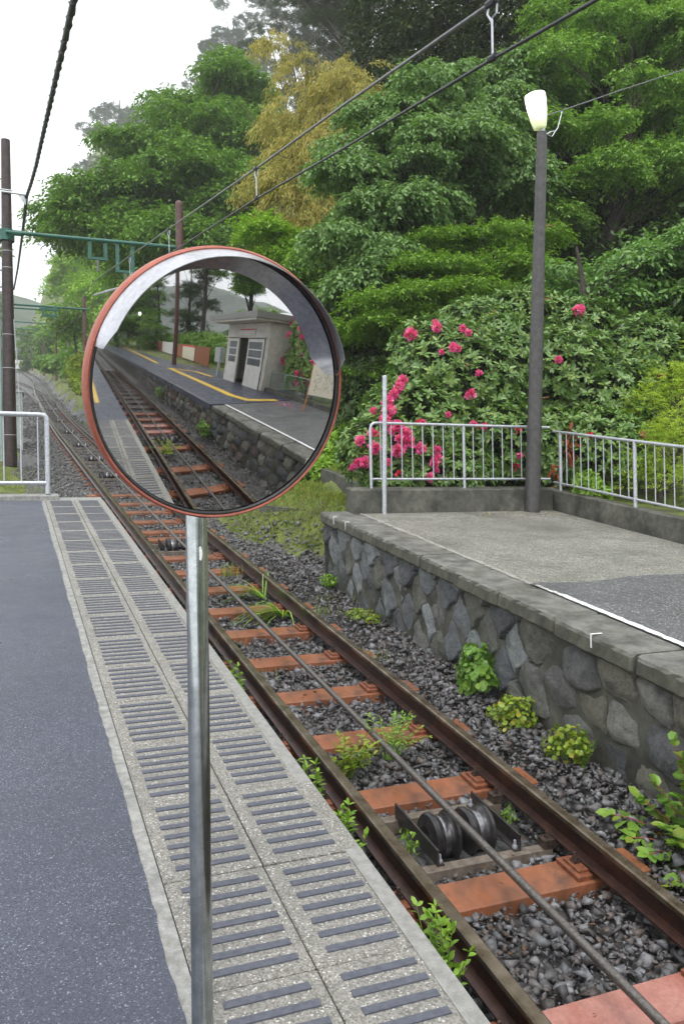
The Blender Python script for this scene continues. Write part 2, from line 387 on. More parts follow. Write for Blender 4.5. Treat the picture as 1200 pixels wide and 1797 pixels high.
# ------------------------------------------------------------------ leaf builder (numpy)
def unit(a): return a/(np.linalg.norm(a, axis=-1, keepdims=True)+1e-9)
def leaves(P, D, U, L, Wd, droop=.15, fold=.25, kind=4):
    """P base, D direction, U up hint; L length, Wd width. returns V, faces"""
    n = len(P); D = unit(D); S = unit(np.cross(D, U)); Nn = np.cross(S, D)
    L = np.broadcast_to(np.asarray(L, float), (n,))[:, None]; Wd = np.broadcast_to(np.asarray(Wd, float), (n,))[:, None]
    if kind == 4:
        V = np.stack([P, P+D*L*.45+S*Wd*.5+Nn*Wd*fold, P+D*L-Nn*L*droop, P+D*L*.45-S*Wd*.5+Nn*Wd*fold], 1)
        i = np.arange(n)[:, None]*4
        Fc = np.concatenate([i+[[0, 1, 2]], i+[[0, 2, 3]]], 0)
        return V.reshape(-1, 3), Fc
    # kind 6: oblong leaf, folded along the midrib
    V = np.stack([P, P+D*L*.3+S*Wd*.45+Nn*Wd*fold*.8, P+D*L*.72+S*Wd*.42+Nn*(Wd*fold*.8-L*droop*.5), P+D*L-Nn*L*droop,
                  P+D*L*.72-S*Wd*.42+Nn*(Wd*fold*.8-L*droop*.5), P+D*L*.3-S*Wd*.45+Nn*Wd*fold*.8], 1)
    i = np.arange(n)[:, None]*6
    Fc = np.concatenate([i+[[0, 1, 2, 3]], i+[[0, 3, 4, 5]]], 0)
    return V.reshape(-1, 3), Fc
def leaf_obj(name, P, D, U, L, Wd, mat, parent=None, loc=None, droop=.15, fold=.25, kind=4, label=None):
    V, Fc = leaves(P, D, U, L, Wd, droop, fold, kind)
    return link_mesh(name, V, Fc, mat, parent, loc, label=label)
def rdir(n, zmin=-1., zmax=1.):
    z = rng.uniform(zmin, zmax, n); a = rng.uniform(0, 2*np.pi, n); s = np.sqrt(np.clip(1-z*z, 0, 1))
    return np.stack([s*np.cos(a), s*np.sin(a), z], 1)

def spray_crown(pads, nspray, per, L, Wd, spread=.35, droop=.35, updir=.25, shell=.75):
    """pads: (m,6) centre + radii. Sprays of drooping leaves over each pad. returns P,D,U"""
    pads = np.asarray(pads, float); m_ = len(pads)
    wts = pads[:, 3]*pads[:, 4]; wts = wts/wts.sum()
    idx = rng.choice(m_, nspray, p=wts)
    d = rdir(nspray, -.35, 1.)
    rr = shell+(1-shell)*rng.random(nspray)**.7
    inner = rng.random(nspray) < .22; rr[inner] *= rng.uniform(.3, .9, inner.sum())
    c = pads[idx, :3]+d*pads[idx, 3:]*rr[:, None]
    out = unit(d*[1, 1, .35]+rng.normal(0, .35, (nspray, 3))*[1, 1, .4]); out[:, 2] += updir-.25
    out = unit(out)
    s_ = np.tile(np.arange(per)/per, nspray)
    O = np.repeat(out, per, 0); C_ = np.repeat(c, per, 0)
    side = np.where(np.arange(nspray*per) % 2 == 0, 1., -1.)[:, None]
    Sd = unit(np.cross(O, [0, 0, 1.]))
    tw = spread*(.7+.6*rng.random(nspray))
    P = C_+O*(s_*np.repeat(tw, per))[:, None]-np.array([0, 0, 1.])*((s_**2)*np.repeat(tw, per)*droop)[:, None]
    P += rng.normal(0, L*.25, P.shape)
    D = unit(O*.7+side*Sd*.8+np.array([0, 0, -droop])+rng.normal(0, .3, P.shape))
    U = unit(np.array([0, 0, 1.])+rng.normal(0, .35, P.shape))
    return P, D, U

def make_pads(c, r, n, pr, flat=.42, shell=.62, zlo=-1.):
    """cloud pads filling an ellipsoid crown, mostly near its shell"""
    pads = []
    tries = 0
    while len(pads) < n and tries < 6000:
        tries += 1
        d = rdir(1, zlo, 1.)[0]; k = shell+(1-shell)*rng.random() if rng.random() < .8 else rng.uniform(.1, .6)
        p = np.array(c)+d*np.array(r)*k
        q = pr*rng.uniform(.65, 1.3)
        if any(np.linalg.norm((p-a[:3])/[1, 1, flat*1.3]) < .6*(q+a[3])*.7 for a in pads): continue
        pads.append([*p, q, q*rng.uniform(.8, 1.2), q*flat*rng.uniform(.8, 1.3)])
    return np.array(pads)

def limbs(mb, base, top, pads, r0, n=6, twigs=True, every=1):
    base = np.array(base, float); top = np.array(top, float)
    mid = base+(top-base)*.5+rng.normal(0, .12, 3)*np.linalg.norm(top-base)*.3*[1, 1, 0]
    pts = [base+(0, 0, -.3), base+(mid-base)*.5, mid, mid+(top-mid)*.5, top]
    mb.tube(pts, [r0*1.25, r0, r0*.8, r0*.5, r0*.18], max(n, 7))
    for p in pads[::every]:
        c = p[:3]; tt = np.clip((c[2]-base[2])/(top[2]-base[2]+1e-6)*.75-.05, .18, .92)
        seg = tt*4; i = min(int(seg), 3); s_ = pts[i]+(pts[i+1]-pts[i])*(seg-i)
        d = c-s_; m1 = s_+d*.45+np.array([0, 0, .08*np.linalg.norm(d)])+rng.normal(0, .05, 3)*np.linalg.norm(d)
        rb = r0*.28*(1-tt*.6)
        mb.tube([s_, s_+(m1-s_)*.5, m1, c+[0, 0, -p[5]*.3]], [rb, rb*.8, rb*.55, rb*.2], 5, False)
        if twigs:
            for k in range(4):
                dd = rdir(1, -.1, .9)[0]*p[3:]*.85
                st_ = m1+(c-m1)*rng.uniform(.2, 1)
                mb.tube([st_, (st_+c+dd)/2+[0, 0, .03], c+dd], [rb*.22, rb*.15, rb*.06], 3, False)

def tree(name, label, cat, base, top, pads, nspray, per, L, Wd, mat, r0=.2, group=None, spread=.4, droop=.35, bark='bark', updir=.25, every=1, twigs=True, kind=4, fold=.25, ldroop=.15):
    root = thing(name, tuple(base), label, cat, group)
    mb = MB(); limbs(mb, base, top, pads, r0, twigs=twigs, every=every)
    autosmooth(mb.build('trunk', M[bark], root), 60)
    P, D, U = spray_crown(pads, nspray, per, L, Wd, spread, droop, updir)
    Ls = L*rng.uniform(.65, 1.25, len(P))
    leaf_obj('crown', P, D, U, Ls, Ls*Wd, M[mat], root, kind=kind, fold=fold, droop=ldroop)
    return root
def pxpads(lst, flat=.45):
    """(px, py, Y, r) in photo pixels and metres -> pads"""
    o = []
    for e in lst:
        px, py, Y, r_ = e[:4]; fl = e[4] if len(e) > 4 else flat
        o.append([*at(px, py, Y), r_, r_, r_*fl])
    return np.array(o)
def grow(pads, n, pr, flat=.45, keep=.0):
    """subdivide big blobs into many small pads lying over their surfaces"""
    out = []
    for p in pads:
        k = max(3, int(n*p[3]**2/(pads[:, 3]**2).mean()))
        for _ in range(k):
            d = rdir(1, -.55, 1.)[0]
            q = pr*rng.uniform(.6, 1.3)
            c = p[:3]+d*np.array([p[3], p[4], p[5]])*rng.uniform(.55, 1.0)
            out.append([*c, q, q, q*flat*rng.uniform(.7, 1.3)])
    return np.array(out)

HAZE = True
# ================================================================== THE SETTING
# ---- terrain: one sheet
def track_x(y):
    ys = [-80, 35, 50, 70, 85, 95, 110, 150, 190, 230, 300]
    xs = [2.44, 2.44, 2.56, 2.78, 3.15, 3.5, 3.85, 3.5, 2.3, -1., -9.]
    return np.interp(y, ys, xs)
def sstep(a, b, x):
    t_ = np.clip((x-a)/(b-a), 0, 1); return t_*t_*(3-2*t_)
def lat(x, y):
    tx = track_x(y); dx = x-tx
    bed = -1.07
    # beyond the platform
    dl = np.interp(y, [10, 12, 14, 18], [1.7, 1.55, 1.05, 1.0])
    rb = bed+sstep(0, 1, (dx-dl)/.9)*.82+np.clip(dx-2.6, 0, None)*.05
    wx = np.interp(y, [10, 11.2, 12.4, 13.6, 15.5, 19], [4.98, 5.05, 5.15, 5.3, 5.45, 5.6])+.04-tx
    rb = rb+sstep(wx, wx+.06, dx)*.26*sstep(9.9, 10.1, y)*(1-sstep(30, 36, y))+np.clip(dx-5.2, 0, 60)*.42
    lb = bed+sstep(-2.6, -3.4, dx)*.0+sstep(2.0, 3.0, -dx)*.12-np.clip(-dx-8, 0, 60)*.25
    rb = rb+sstep(12, 45, dx)*np.clip(y-95, 0, 260)*.28
    far = np.where(dx > 0, rb, lb)
    nr = np.where(x < 7.16, -1.09, .12+np.clip(x-8.5, 0, 60)*.33)
    nl = -1.09+0*x-np.clip(-x-8, 0, 60)*.25
    near = np.where(x > 0, nr, nl)
    back = np.where(x < 7.16, -1.09, .0+np.clip(x-16, 0, 60)*.12)
    near = near*sstep(-3, 0, y)+np.where(x > 0, back, nl)*(1-sstep(-3, 0, y))
    s_ = sstep(9.93, 10.08, y)
    return near*(1-s_)+far*s_
xs = np.unique(np.concatenate([np.arange(-90, -6, 6), np.arange(-6, 9.2, .2), np.arange(9, 20, 1.), np.arange(20, 140, 6), [7.1, 7.15, 7.17, 7.25]]))
ys = np.unique(np.concatenate([np.arange(-120, -24, 6), np.arange(-24, 9.5, .8), np.arange(9.5, 18, .25), np.arange(18, 50, 1.), np.arange(50, 130, 1.6), np.arange(130, 340, 5), [9.92, 10.0, 10.09]]))
XX, YY = np.meshgrid(xs, ys)
HH = lat(XX, YY)+.02*np.sin(XX*3.1+YY*1.7)*np.cos(YY*2.3-XX)*(XX > 4)
ZZ = Zg(YY)+HH
V = np.stack([XX, YY, ZZ], -1).reshape(-1, 3)
ny, nx = XX.shape
ii = np.arange(ny-1)[:, None]*nx+np.arange(nx-1)[None]
Fc = np.stack([ii, ii+1, ii+nx+1, ii+nx], -1).reshape(-1, 4)
cxm = (XX[:-1, :-1]+XX[1:, 1:]).ravel()/2; cym = (YY[:-1, :-1]+YY[1:, 1:]).ravel()/2
dxm = cxm-track_x(cym)
mids = ((dxm > -2.1-np.sin(cym*.8)*.2) & (dxm < np.interp(cym, [10, 12, 14, 18], [1.9, 1.75, 1.2, 1.15])+.12*np.sin(cym*1.3)+.1*np.sin(cym*4.1))).astype(int)
mids[(cym > 45) & (dxm > -5) & (dxm < 1.35+.25*np.sin(cym*.7))] = 1
link_mesh('ground', V, Fc, [M['ground'], M['bed']], smooth=True, matids=mids)['kind'] = 'structure'

# ---- far hills
def hill(x0, x1, y, zb, zt, seed):
    n = 60; r_ = np.random.default_rng(seed); xs_ = np.linspace(x0, x1, n)
    prof = zt*(.55+.45*np.sin(np.linspace(.2, 2.9, n)))+sum(np.sin(xs_*f_+r_.uniform(0, 6))*a for f_, a in ((.02, 6), (.06, 2.2), (.2, .8)))
    V = []
    for j, (dy, k) in enumerate(((0, 0), (30, .5), (60, .8), (90, 1.), (150, .9))):
        for i in range(n): V.append((xs_[i], y+dy+4*math.sin(xs_[i]*.1), zb+(prof[i]-zb)*k))
    Fc = [(j*n+i, j*n+i+1, (j+1)*n+i+1, (j+1)*n+i) for j in range(4) for i in range(n-1)]
    return V, Fc
M['hill'] = simple('wooded_hillside', (.02, .04, .02), (.05, .08, .04), .12, .9, bs=1, bd=.5, detail=10)
v_, f_ = hill(-260, 60, 300, 30, 112, 3)
o = link_mesh('hills', v_, f_, M['hill'], smooth=True); o['kind'] = 'structure'
v_, f_ = hill(-120, 260, -420, -75, 6, 5)
o = link_mesh('hills', v_, f_, M['hill'], smooth=True); o['kind'] = 'structure'

# ---- left platform: dark tarmac
mb = MB()
ysl = [-30, -16, -6, 2, 11.03]
nseg = 260
edge = [(.404+.003*math.sin(i*.17)+.002*math.sin(i*.61)+rng.normal(0, .0022)) for i in range(nseg+1)]
yy_ = np.linspace(-2.95, 11.03, nseg+1)
# tarmac body follows a ragged edge
V = []; Fc = []
for i, y in enumerate(yy_):
    V += [W(-7, y, 0), W(edge[i], y, 0)]
for i in range(nseg): Fc.append((2*i, 2*i+1, 2*i+3, 2*i+2))
n0 = len(V)
V += [W(-7, -30, 0), W(1.14, -30, 0), W(1.14, -2.95, 0), W(-7, -2.95, 0)]
Fc.append((n0, n0+1, n0+2, n0+3))
V += [W(1.14, -30, -1.2), W(1.14, -2.95, -1.2)]
Fc.append((n0+1, n0+4, n0+5, n0+2))
link_mesh('left_platform', V, Fc, M['tarmac_blue'])['kind'] = 'structure'
mb = MB(); mb.box(.36, .449, -2.95, 11.05, -.3, -.004); mb.box(.36, 1.12, -2.95, 11.05, -1.2, -.3); mb.box(-7, .36, -2.95, 11.04, -1.2, -.02)
mb.box(.45, 1.14, 11.02+.03, 11.30, -1.2, -.004)
mb.build('platform_foundation', M['strip_concrete'])['kind'] = 'structure'
# ---- edge paving: slabs with grip strips
ep = thing('edge_paving', W(.8, 4, 0), 'grey washed concrete edge slabs with rows of dark grip strips along the left platform', 'paving')
slab_me = {}
y = 11.02
k = 0
SL = .518
while y > -2.9:
    for cidx, (xa, xb, s0, s1) in enumerate(((.453, .786, .503, .752), (.790, 1.142, .842, 1.068))):
        jig = rng.normal(0, .0015)
        mb = MB(); mb.bbox(xa, xb, y-SL+.003, y-.002, -.09, .0+jig, .004)
        sl = mb.build('paving_slab', M['paver'], ep)
        g = MB()
        for q in range(7):
            yq = y-.06-q*.0662
            lift = 0
            g.box(s0+rng.normal(0, .002), s1+rng.normal(0, .003), yq-.0125, yq+.0125, .0005+jig, .0045+jig)
        g.build('grip_strips', M['grip'], sl)
    y -= SL; k += 1
mb = MB(); mb.box(1.085, 1.1425, -2.9, 11.02, .0007, .0022)
mb.build('smooth_border', M['paver_edge'], ep)

# ---- right platform surface
mb = MB()
mb.box(4.103, 7.02, 5.98, 9.93, -.06, .0)
mb.build('right_platform', M['tarmac_grey'])['kind'] = 'structure'
# nearer, darker resurfaced part with an irregular seam
V = []; Fc = []
sx_ = np.linspace(4.103, 7.02, 40)
for i, x in enumerate(sx_):
    ys_ = 5.97+.05*(x-4.1)+.035*math.sin(x*5)+rng.normal(0, .012)
    V += [W(x, ys_, .009), W(x, -4.25, .009)]
for i in range(39): Fc.append((2*i, 2*i+1, 2*i+3, 2*i+2))
link_mesh('right_platform_patch', V, Fc, M['tarmac_dark'])['kind'] = 'structure'
mb = MB(); mb.box(3.80, 7.16, -4.3, 9.93, -1.2, -.142); mb.box(7.02, 7.16, -4.2, 9.93, -.06, -.002)
mb.box(4.103, 7.02, -4.3, 5.98, -.06, -.004); mb.box(4.103, 7.02, -4.3, 9.93, -.141, -.062)
mb.build('right_platform_core', M['kerb'])['kind'] = 'structure'
mb = MB(); mb.box(3.66, 8.6, -16.8, -4.31, -.16, .01); mb.box(3.66, 11, -45, -16.8, -.16, -.01)
mb.build('lower_platform', M['tarmac_blue'])['kind'] = 'structure'
mb = MB(); mb.box(3.80, 8.6, -45, -4.31, -1.2, -.162)
mb.build('lower_platform_core', M['kerb'])['kind'] = 'structure'
# white line
V = []; Fc = []
yy_ = np.linspace(-4.2, 9.75, 340)
for i, y in enumerate(yy_):
    old = y > 5.6
    w0 = rng.normal(0, .004)*(3 if old else 1); w1 = rng.normal(0, .004)*(3 if old else 1)
    V += [W(4.108+w0, y, .0135 if y < 5.95 else .0045), W(4.17+w1-(.015 if old else 0), y, .0135 if y < 5.95 else .0045)]
for i in range(339): Fc.append((2*i, 2*i+1, 2*i+3, 2*i+2))
mm_, t, b = new_mat('worn_white_line'); co = coord(t)
sxx = t.nodes.new('ShaderNodeSeparateXYZ'); t.links.new(co, sxx.inputs[0])
ageo = ramp(t, sxx.outputs[1], [(0, (0,)*3), (1, (1,)*3)])
mr = t.nodes.new('ShaderNodeMapRange'); mr.inputs['From Min'].default_value = 4.9; mr.inputs['From Max'].default_value = 6.4
mr.inputs['To Min'].default_value = 0.25; mr.inputs['To Max'].default_value = .62; t.links.new(sxx.outputs[1], mr.inputs['Value'])
nn = noise(t, co, 45, 6, .7)
gt = t.nodes.new('ShaderNodeMath'); gt.operation = 'SUBTRACT'; t.links.new(nn, gt.inputs[0]); t.links.new(mr.outputs[0], gt.inputs[1])
t.links.new(ramp(t, gt.outputs[0], [(0.0, (.3, .29, .26)), (.12, (.8, .8, .79))]), b.inputs['Base Color']); b.inputs['Roughness'].default_value = .5
link_mesh('white_line', V, Fc, mm_)['kind'] = 'structure'
# yellow line on the lower platform (seen in the mirror)
def ribbon(mb, pts, wd, h=.016):
    pts = [np.array(p, float) for p in pts]
    for a, b_ in zip(pts[:-1], pts[1:]):
        d = b_-a; d /= np.linalg.norm(d); n_ = np.array([-d[1], d[0]])*wd/2
        mb.add([W(*(a-n_-d*wd*.3), h), W(*(b_-n_+d*wd*.3), h), W(*(b_+n_+d*wd*.3), h), W(*(a+n_-d*wd*.3), h)], [(0, 1, 2, 3)]); h += .0015
mb = MB(); ribbon(mb, [(6.3, -4.45), (5.25, -4.7), (5.05, -5.5), (5.35, -13.8)], .3)
ribbon(mb, [(6.55, -10.3), (6.5, -12.2), (5.5, -13.6)], .26, .022)
ribbon(mb, [(5.4, -16.9), (7, -44)], .28, .028)
mb.build('yellow_line', M['yellow_paint'])['kind'] = 'structure'
mb = MB(); ribbon(mb, [(.6, -4.5), (.6, -29)], .1, .006)
mb.build('yellow_edge_line', M['yellow_paint'])['kind'] = 'structure'
mb = MB(); ribbon(mb, [(3.71, -4.6), (3.71, -12)], .04, .016)
mb.build('pale_edge_line', M['strip_concrete'])['kind'] = 'structure'

# ---- stone retaining wall of the right platform, with coping stones
sw = thing('stone_wall', W(3.79, 4, -.9), 'rubble stone wall with grey coping under the edge of the right platform', 'stone wall')
def wall_part(y0, y1, step, parent):
    ys_ = np.arange(y0, y1+1e-6, step); hs_ = np.arange(-1.12, -.115, step)
    YY, Hh = np.meshgrid(ys_, hs_)
    n = YY.size; y_ = YY.ravel(); h_ = Hh.ravel()
    r_ = np.random.default_rng(11)
    # lattice of stone centres (diamonds far, round cobbles near)
    C_ = []
    for i in range(-80, 80):
        for j in range(-6, 2):
            cy_ = i*.44+(j % 2)*.22; ch = j*.225+.0
            if cy_ > 5.3: C_.append((cy_+r_.normal(0, .025), ch+r_.normal(0, .02), 1))
    for i in range(-70, 60):
        for j in range(-5, 1):
            cy_ = i*.37+(j % 2)*.18; ch = j*.27-.03
            if cy_ <= 5.3: C_.append((cy_+r_.normal(0, .06), ch+r_.normal(0, .04), 0))
    C_ = np.array(C_); key = (C_[:, 0] > y0-1) & (C_[:, 0] < y1+1); C_ = C_[key]
    wob = .009*np.sin(y_*19+h_*15)+.006*np.sin(h_*37-y_*13)
    dy = np.abs(y_[:, None]+wob[:, None]-C_[None, :, 0]); dh = np.abs(h_[:, None]+wob[:, None]-C_[None, :, 1])
    d = np.where(C_[None, :, 2] > 0, dy/.22+dh/.225+.10*np.hypot(dy/.22, dh/.225), (np.abs(dy/.19)**2.6+np.abs(dh/.145)**2.6)**(1/2.6))
    o_ = np.partition(d, 1, axis=1)[:, :2]; idx = d.argmin(1)
    f1, f2 = o_[:, 0], o_[:, 1]
    typ = C_[idx, 2]; e = np.clip((f2-f1)/np.where(typ > 0, .13, .2), 0, 1)
    rs = np.random.default_rng(5); tilt = rs.normal(0, 1, (len(C_), 2)); pro = rs.uniform(.2, 1, len(C_))
    ldy = y_-C_[idx, 0]; ldh = h_-C_[idx, 1]
    es = e*e*(3-2*e); roofy = 1-np.clip(np.abs(ldy+.35*ldh*np.sign(tilt[idx, 0]))/.22, 0, 1)
    dome = np.where(typ > 0, es*(.028+.03*pro[idx])+es*roofy*(.03+.03*pro[idx])+(tilt[idx, 1]*ldh)*.10*es,
                    es*np.clip(1-(f1/1.3)**2, 0, 1)**.6*(.06+.07*pro[idx]))
    nz = np.array([mnoise.fractal((a, b, 1.7), .9, 2.1, 5) for a, b in zip(y_*7, h_*7)]); nz2 = np.array([mnoise.fractal((a, b, 5.1), .8, 2.1, 4) for a, b in zip(y_*2.2, h_*2.2)])
    x_ = 3.835-dome-nz*.013+.01*np.sin(y_*9+h_*7)*np.sin(h_*11-y_*5)+(h_+.115)*-.05
    palette = np.array([(.15, .165, .17), (.20, .22, .225), (.11, .115, .12), (.27, .29, .29), (.15, .15, .125), (.18, .18, .165), (.13, .14, .15)])
    cobble = np.array([(.16, .16, .155), (.22, .21, .17), (.16, .09, .07), (.10, .105, .11), (.21, .2, .16), (.14, .10, .09), (.25, .245, .22), (.13, .13, .135)])
    ci = rs.integers(0, 7, len(C_)); cj = rs.integers(0, 8, len(C_))
    col = np.where(typ[:, None] > 0, palette[ci[idx]], cobble[cj[idx]])
    mort = np.where(typ > 0, np.clip(1-e/.3, 0, 1), np.clip(np.maximum(1-e/.35, (nz2-.34)*4), 0, 1))[:, None]
    mc = np.where(typ[:, None] > 0, [[.035, .036, .033]], [[.095, .092, .085]])
    col = col*(1-mort)+mc*mort
    V = np.stack([x_, y_, Zg(y_)+h_], -1)
    ny_, nx_ = YY.shape; ii = np.arange(ny_-1)[:, None]*nx_+np.arange(nx_-1)[None]
    Fc = np.stack([ii, ii+nx_, ii+nx_+1, ii+1], -1).reshape(-1, 4)
    o = link_mesh('stone_face', V, Fc, M['wall'], parent, smooth=True)
    at_ = o.data.color_attributes.new('stone', 'FLOAT_COLOR', 'POINT')
    at_.data.foreach_set('color', np.concatenate([col, np.ones((n, 1))], 1).astype(np.float32).ravel())
    return o
wall_part(2.2, 9.94, .013, sw)
wall_part(-16, 2.2, .035, sw)
mb = MB(); mb.box(3.74, 4.3, 9.935, 9.955, -1.15, -.12); mb.build('end_face', M['kerb'], sw)
joints = [9.94, 9.42, 9.08, 8.56, 8.0, 7.28, 6.6, 5.88, 5.1, 4.27, 3.4, 2.6, 1.75, .9, 0, -.9, -1.7, -2.6, -3.4, -4.28]
def coping_stone(y1, y0, parent):
    n = 14; prof = [(4.10, -.0), (3.735, .0), (3.708, -.012), (3.695, -.035), (3.69, -.12), (3.71, -.14), (4.10, -.14)]
    dx_ = rng.normal(0, .012); dh = rng.normal(0, .005); V = []; Fc = []
    yv = np.concatenate([[y0+.011, y0+.026], np.linspace(y0+.05, y1-.05, n), [y1-.026, y1-.011]])
    for i, y in enumerate(yv):
        e = .02 if i in (0, len(yv)-1) else 0
        for j, (x, h) in enumerate(prof):
            f_ = 1 if 0 < j < 6 else 0
            V.append(W(x+f_*(dx_+e+rng.normal(0, .0035)), y, h+dh-(e*.6 if j < 3 else 0)+f_*rng.normal(0, .002)))
    k_ = len(prof)
    for i in range(len(yv)-1):
        for j in range(k_):
            a = i*k_+j; b_ = i*k_+(j+1) % k_; Fc.append((a, a+k_, b_+k_, b_))
    Fc.append(tuple(range(k_))); Fc.append(tuple(range((len(yv)-1)*k_+k_-1, (len(yv)-1)*k_-1, -1)))
    return link_mesh('coping_stone', V, Fc, M['coping'], parent)
for a, b_ in zip(joints[:-1], joints[1:]): coping_stone(a, b_, sw)
mb = MB()
for y, l in ((4.66, .09), (9.07, .05), (9.45, .04), (-.1, .08)):
    mb.box(3.672, 3.676, y-.006, y+.006, -.085, .008); mb.box(3.676, 3.676+l, y-.006, y+.006, .006, .0095)
mb.build('painted_tick', M['white_paint'], sw)

# ---- kerbs and fences of the right platform
mb = MB(); mb.bbox(4.03, 7.02, 9.66, 9.92, -.02, .30, .012)
tag(mb.build('concrete_kerb', M['kerb'], loc=W(5.5, 9.8, 0)), 'low mossy concrete kerb across the far end of the right platform', 'kerb')
mb = MB(); mb.bbox(7.025, 7.19, -1.6, 9.92, -.05, .285, .012)
tag(mb.build('concrete_kerb', M['kerb'], loc=W(7.1, 4, 0)), 'long low concrete kerb along the shrub side of the right platform', 'kerb')

def railing(label, pts, hb, ht, hbot, posts, rp=.02, rb=.0075, rr=.019, pitch=.152, mat='galv', end_cap=None, name='metal_railing'):
    """pts: polyline ends (x,y); posts: list of distance fractions"""
    a = np.array(pts[0], float); b_ = np.array(pts[1], float); d = b_-a; Lg = np.linalg.norm(d); u = d/Lg
    root = thing(name, W(*a, hb), label, 'railing')
    def P(s_, h): q = a+u*s_; return W(q[0], q[1], h)
    n = max(2, int(Lg/.5))
    mb = MB(); c = .04
    top = [P(0, hb)] if end_cap == 'start' else []
    if end_cap == 'start': top += [P(0, ht-.08), P(.012, ht-.03), P(.04, ht-.006), P(.08, ht)]
    top += [P(s_, ht) for s_ in np.linspace(.1 if end_cap == 'start' else 0, Lg-(.1 if end_cap == 'end' else 0), n)]
    if end_cap == 'end': top += [P(Lg-.03, ht-.006), P(Lg-.01, ht-.03), P(Lg, ht-.08), P(Lg, hb)]
    mb.tube(top, rr, 10); autosmooth(mb.build('top_rail', M[mat], root), 60)
    mb = MB(); mb.tube([P(.0, hbot), P(Lg, hbot)], rr*.85, 10); autosmooth(mb.build('bottom_rail', M[mat], root), 60)
    for s_ in posts:
        mb = MB(); mb.tube([P(s_, hb-.03), P(s_, ht)], rp, 10); autosmooth(mb.build('post', M[mat], root), 60)
    s_ = pitch*.9
    while s_ < Lg-.05:
        if min([abs(s_-q) for q in posts]+[9]) > .05:
            mb = MB(); mb.tube([P(s_, hbot), P(s_, ht-.005)], rb, 7); autosmooth(mb.build('bar', M[mat], root), 60)
        s_ += pitch
    return root
railing('galvanised railing across the end of the right platform in front of pink flowers', ((4.33, 9.78), (7.06, 9.78)), .3, 1.14, .42, [1.36], end_cap='start')
railing('long galvanised railing running from the lamp post along the side of the right platform', ((7.1, 9.74), (7.1, -1.2)), .285, 1.09, .38, [.15, 1.62, 3.3, 5., 6.7, 8.4, 10.1], rp=.024)
mb = MB(); mb.tube([W(4.43, 9.62, -.05), (4.47, 9.62, Zg(9.62)+1.74)], .03, 14)
mb.lathe((4.47, 9.62, Zg(9.62)+1.74), (0, 0, 1), [(0, .03), (.012, .026), (.018, 0.001)], 14)
tag(autosmooth(mb.build('steel_post', M['galv'], loc=W(4.43, 9.62, 0))), 'plain upright galvanised post standing free beside the far kerb of the right platform', 'post')

# left railing
mb = MB(); mb.bbox(-7, .62, 11.08, 11.26, -1.0, .055, .01)
tag(mb.build('concrete_kerb', M['strip_concrete'], loc=W(-1, 11.2, 0)), 'pale low concrete kerb under the railing at the end of the left platform', 'kerb')
railing('pale galvanised railing across the far end of the left platform', ((-6.0, 11.16), (.49, 11.16)), .06, 1.06, .2, [.1, 1.9, 3.9], rp=.024, rb=.009, rr=.032, pitch=.2, end_cap='end')

# low concrete channel wall and cross kerb on the grass beyond the right platform
mb = MB()
cw = [(4.98, 10.0), (5.05, 11.2), (5.15, 12.4), (5.3, 13.6), (5.45, 15.5), (5.6, 19)]
for a, b_ in zip(cw[:-1], cw[1:]):
    mb.hexa([W(a[0], a[1], -.6), W(a[0]+.12, a[1], -.6), W(b_[0]+.12, b_[1], -.6), W(b_[0], b_[1], -.6),
             W(a[0], a[1], .04), W(a[0]+.12, a[1], .04), W(b_[0]+.12, b_[1], .04), W(b_[0], b_[1], .04)])
tag(mb.build('low_wall', M['kerb'], loc=W(5.2, 13, 0)), 'mossy low concrete wall in the grass behind the end of the right platform', 'low wall')
mb = MB(); mb.hexa([W(x, y, h) for x, y, h in ((4.0, 13.75, -.9), (4.66, 12.2, -.8), (4.74, 12.28, -.8), (4.08, 13.83, -.9), (4.0, 13.75, -.52), (4.66, 12.2, -.4), (4.74, 12.28, -.4), (4.08, 13.83, -.52))])
tag(mb.build('concrete_kerb', M['kerb'], loc=W(4.3, 13, -.5)), 'short weathered kerb crossing the grass beside the track', 'kerb')

# ================================================================== TRACK
def sweep(path, prof, name, mat, parent=None, matids=None, label=None, loc=None):
    k_ = len(prof); V = []; Fc = []; mi = []
    for x, y, h in path:
        for a, c in prof: V.append(W(x+a, y, h+c))
    for i in range(len(path)-1):
        for j in range(k_):
            a = i*k_+j; b_ = i*k_+(j+1) % k_; Fc.append((a, b_, b_+k_, a+k_)); mi.append(matids[j] if matids else 0)
    Fc.append(tuple(range(k_-1, -1, -1))); Fc.append(tuple(range((len(path)-1)*k_, len(path)*k_))); mi += [0, 0]
    return link_mesh(name, V, Fc, mat, parent, loc, label=label, matids=mi)
RP = [(-.062, -.155), (.062, -.155), (.062, -.143), (.012, -.128), (.009, -.045), (.033, -.032), (.034, -.008), (.024, .0), (-.024, .0), (-.034, -.008), (-.033, -.032), (-.009, -.045), (-.012, -.128), (-.062, -.143)]
RM = [0, 0, 0, 0, 0, 1, 1, 1, 1, 1, 0, 0, 0, 0]
ypath = np.concatenate([np.arange(-45, 40, 2.), np.arange(40, 240, 2.5)])
for off, lb in ((-.541, 'left steel rail of the cable railway, nearest the camera platform'), (.541, 'right steel rail of the cable railway, nearer the stone wall')):
    o = sweep([(track_x(y)+off, y, -.8) for y in ypath], RP, 'rail', [M['rail'], M['rail_top']], matids=RM, loc=W(2.44+off, 0, -.8))
    tag(o, lb, 'rail')
def branch_x(y): return np.interp(y, [58, 70, 85, 100, 120, 140], [2.56, 2.4, 1.95, 1.1, -.6, -3.])
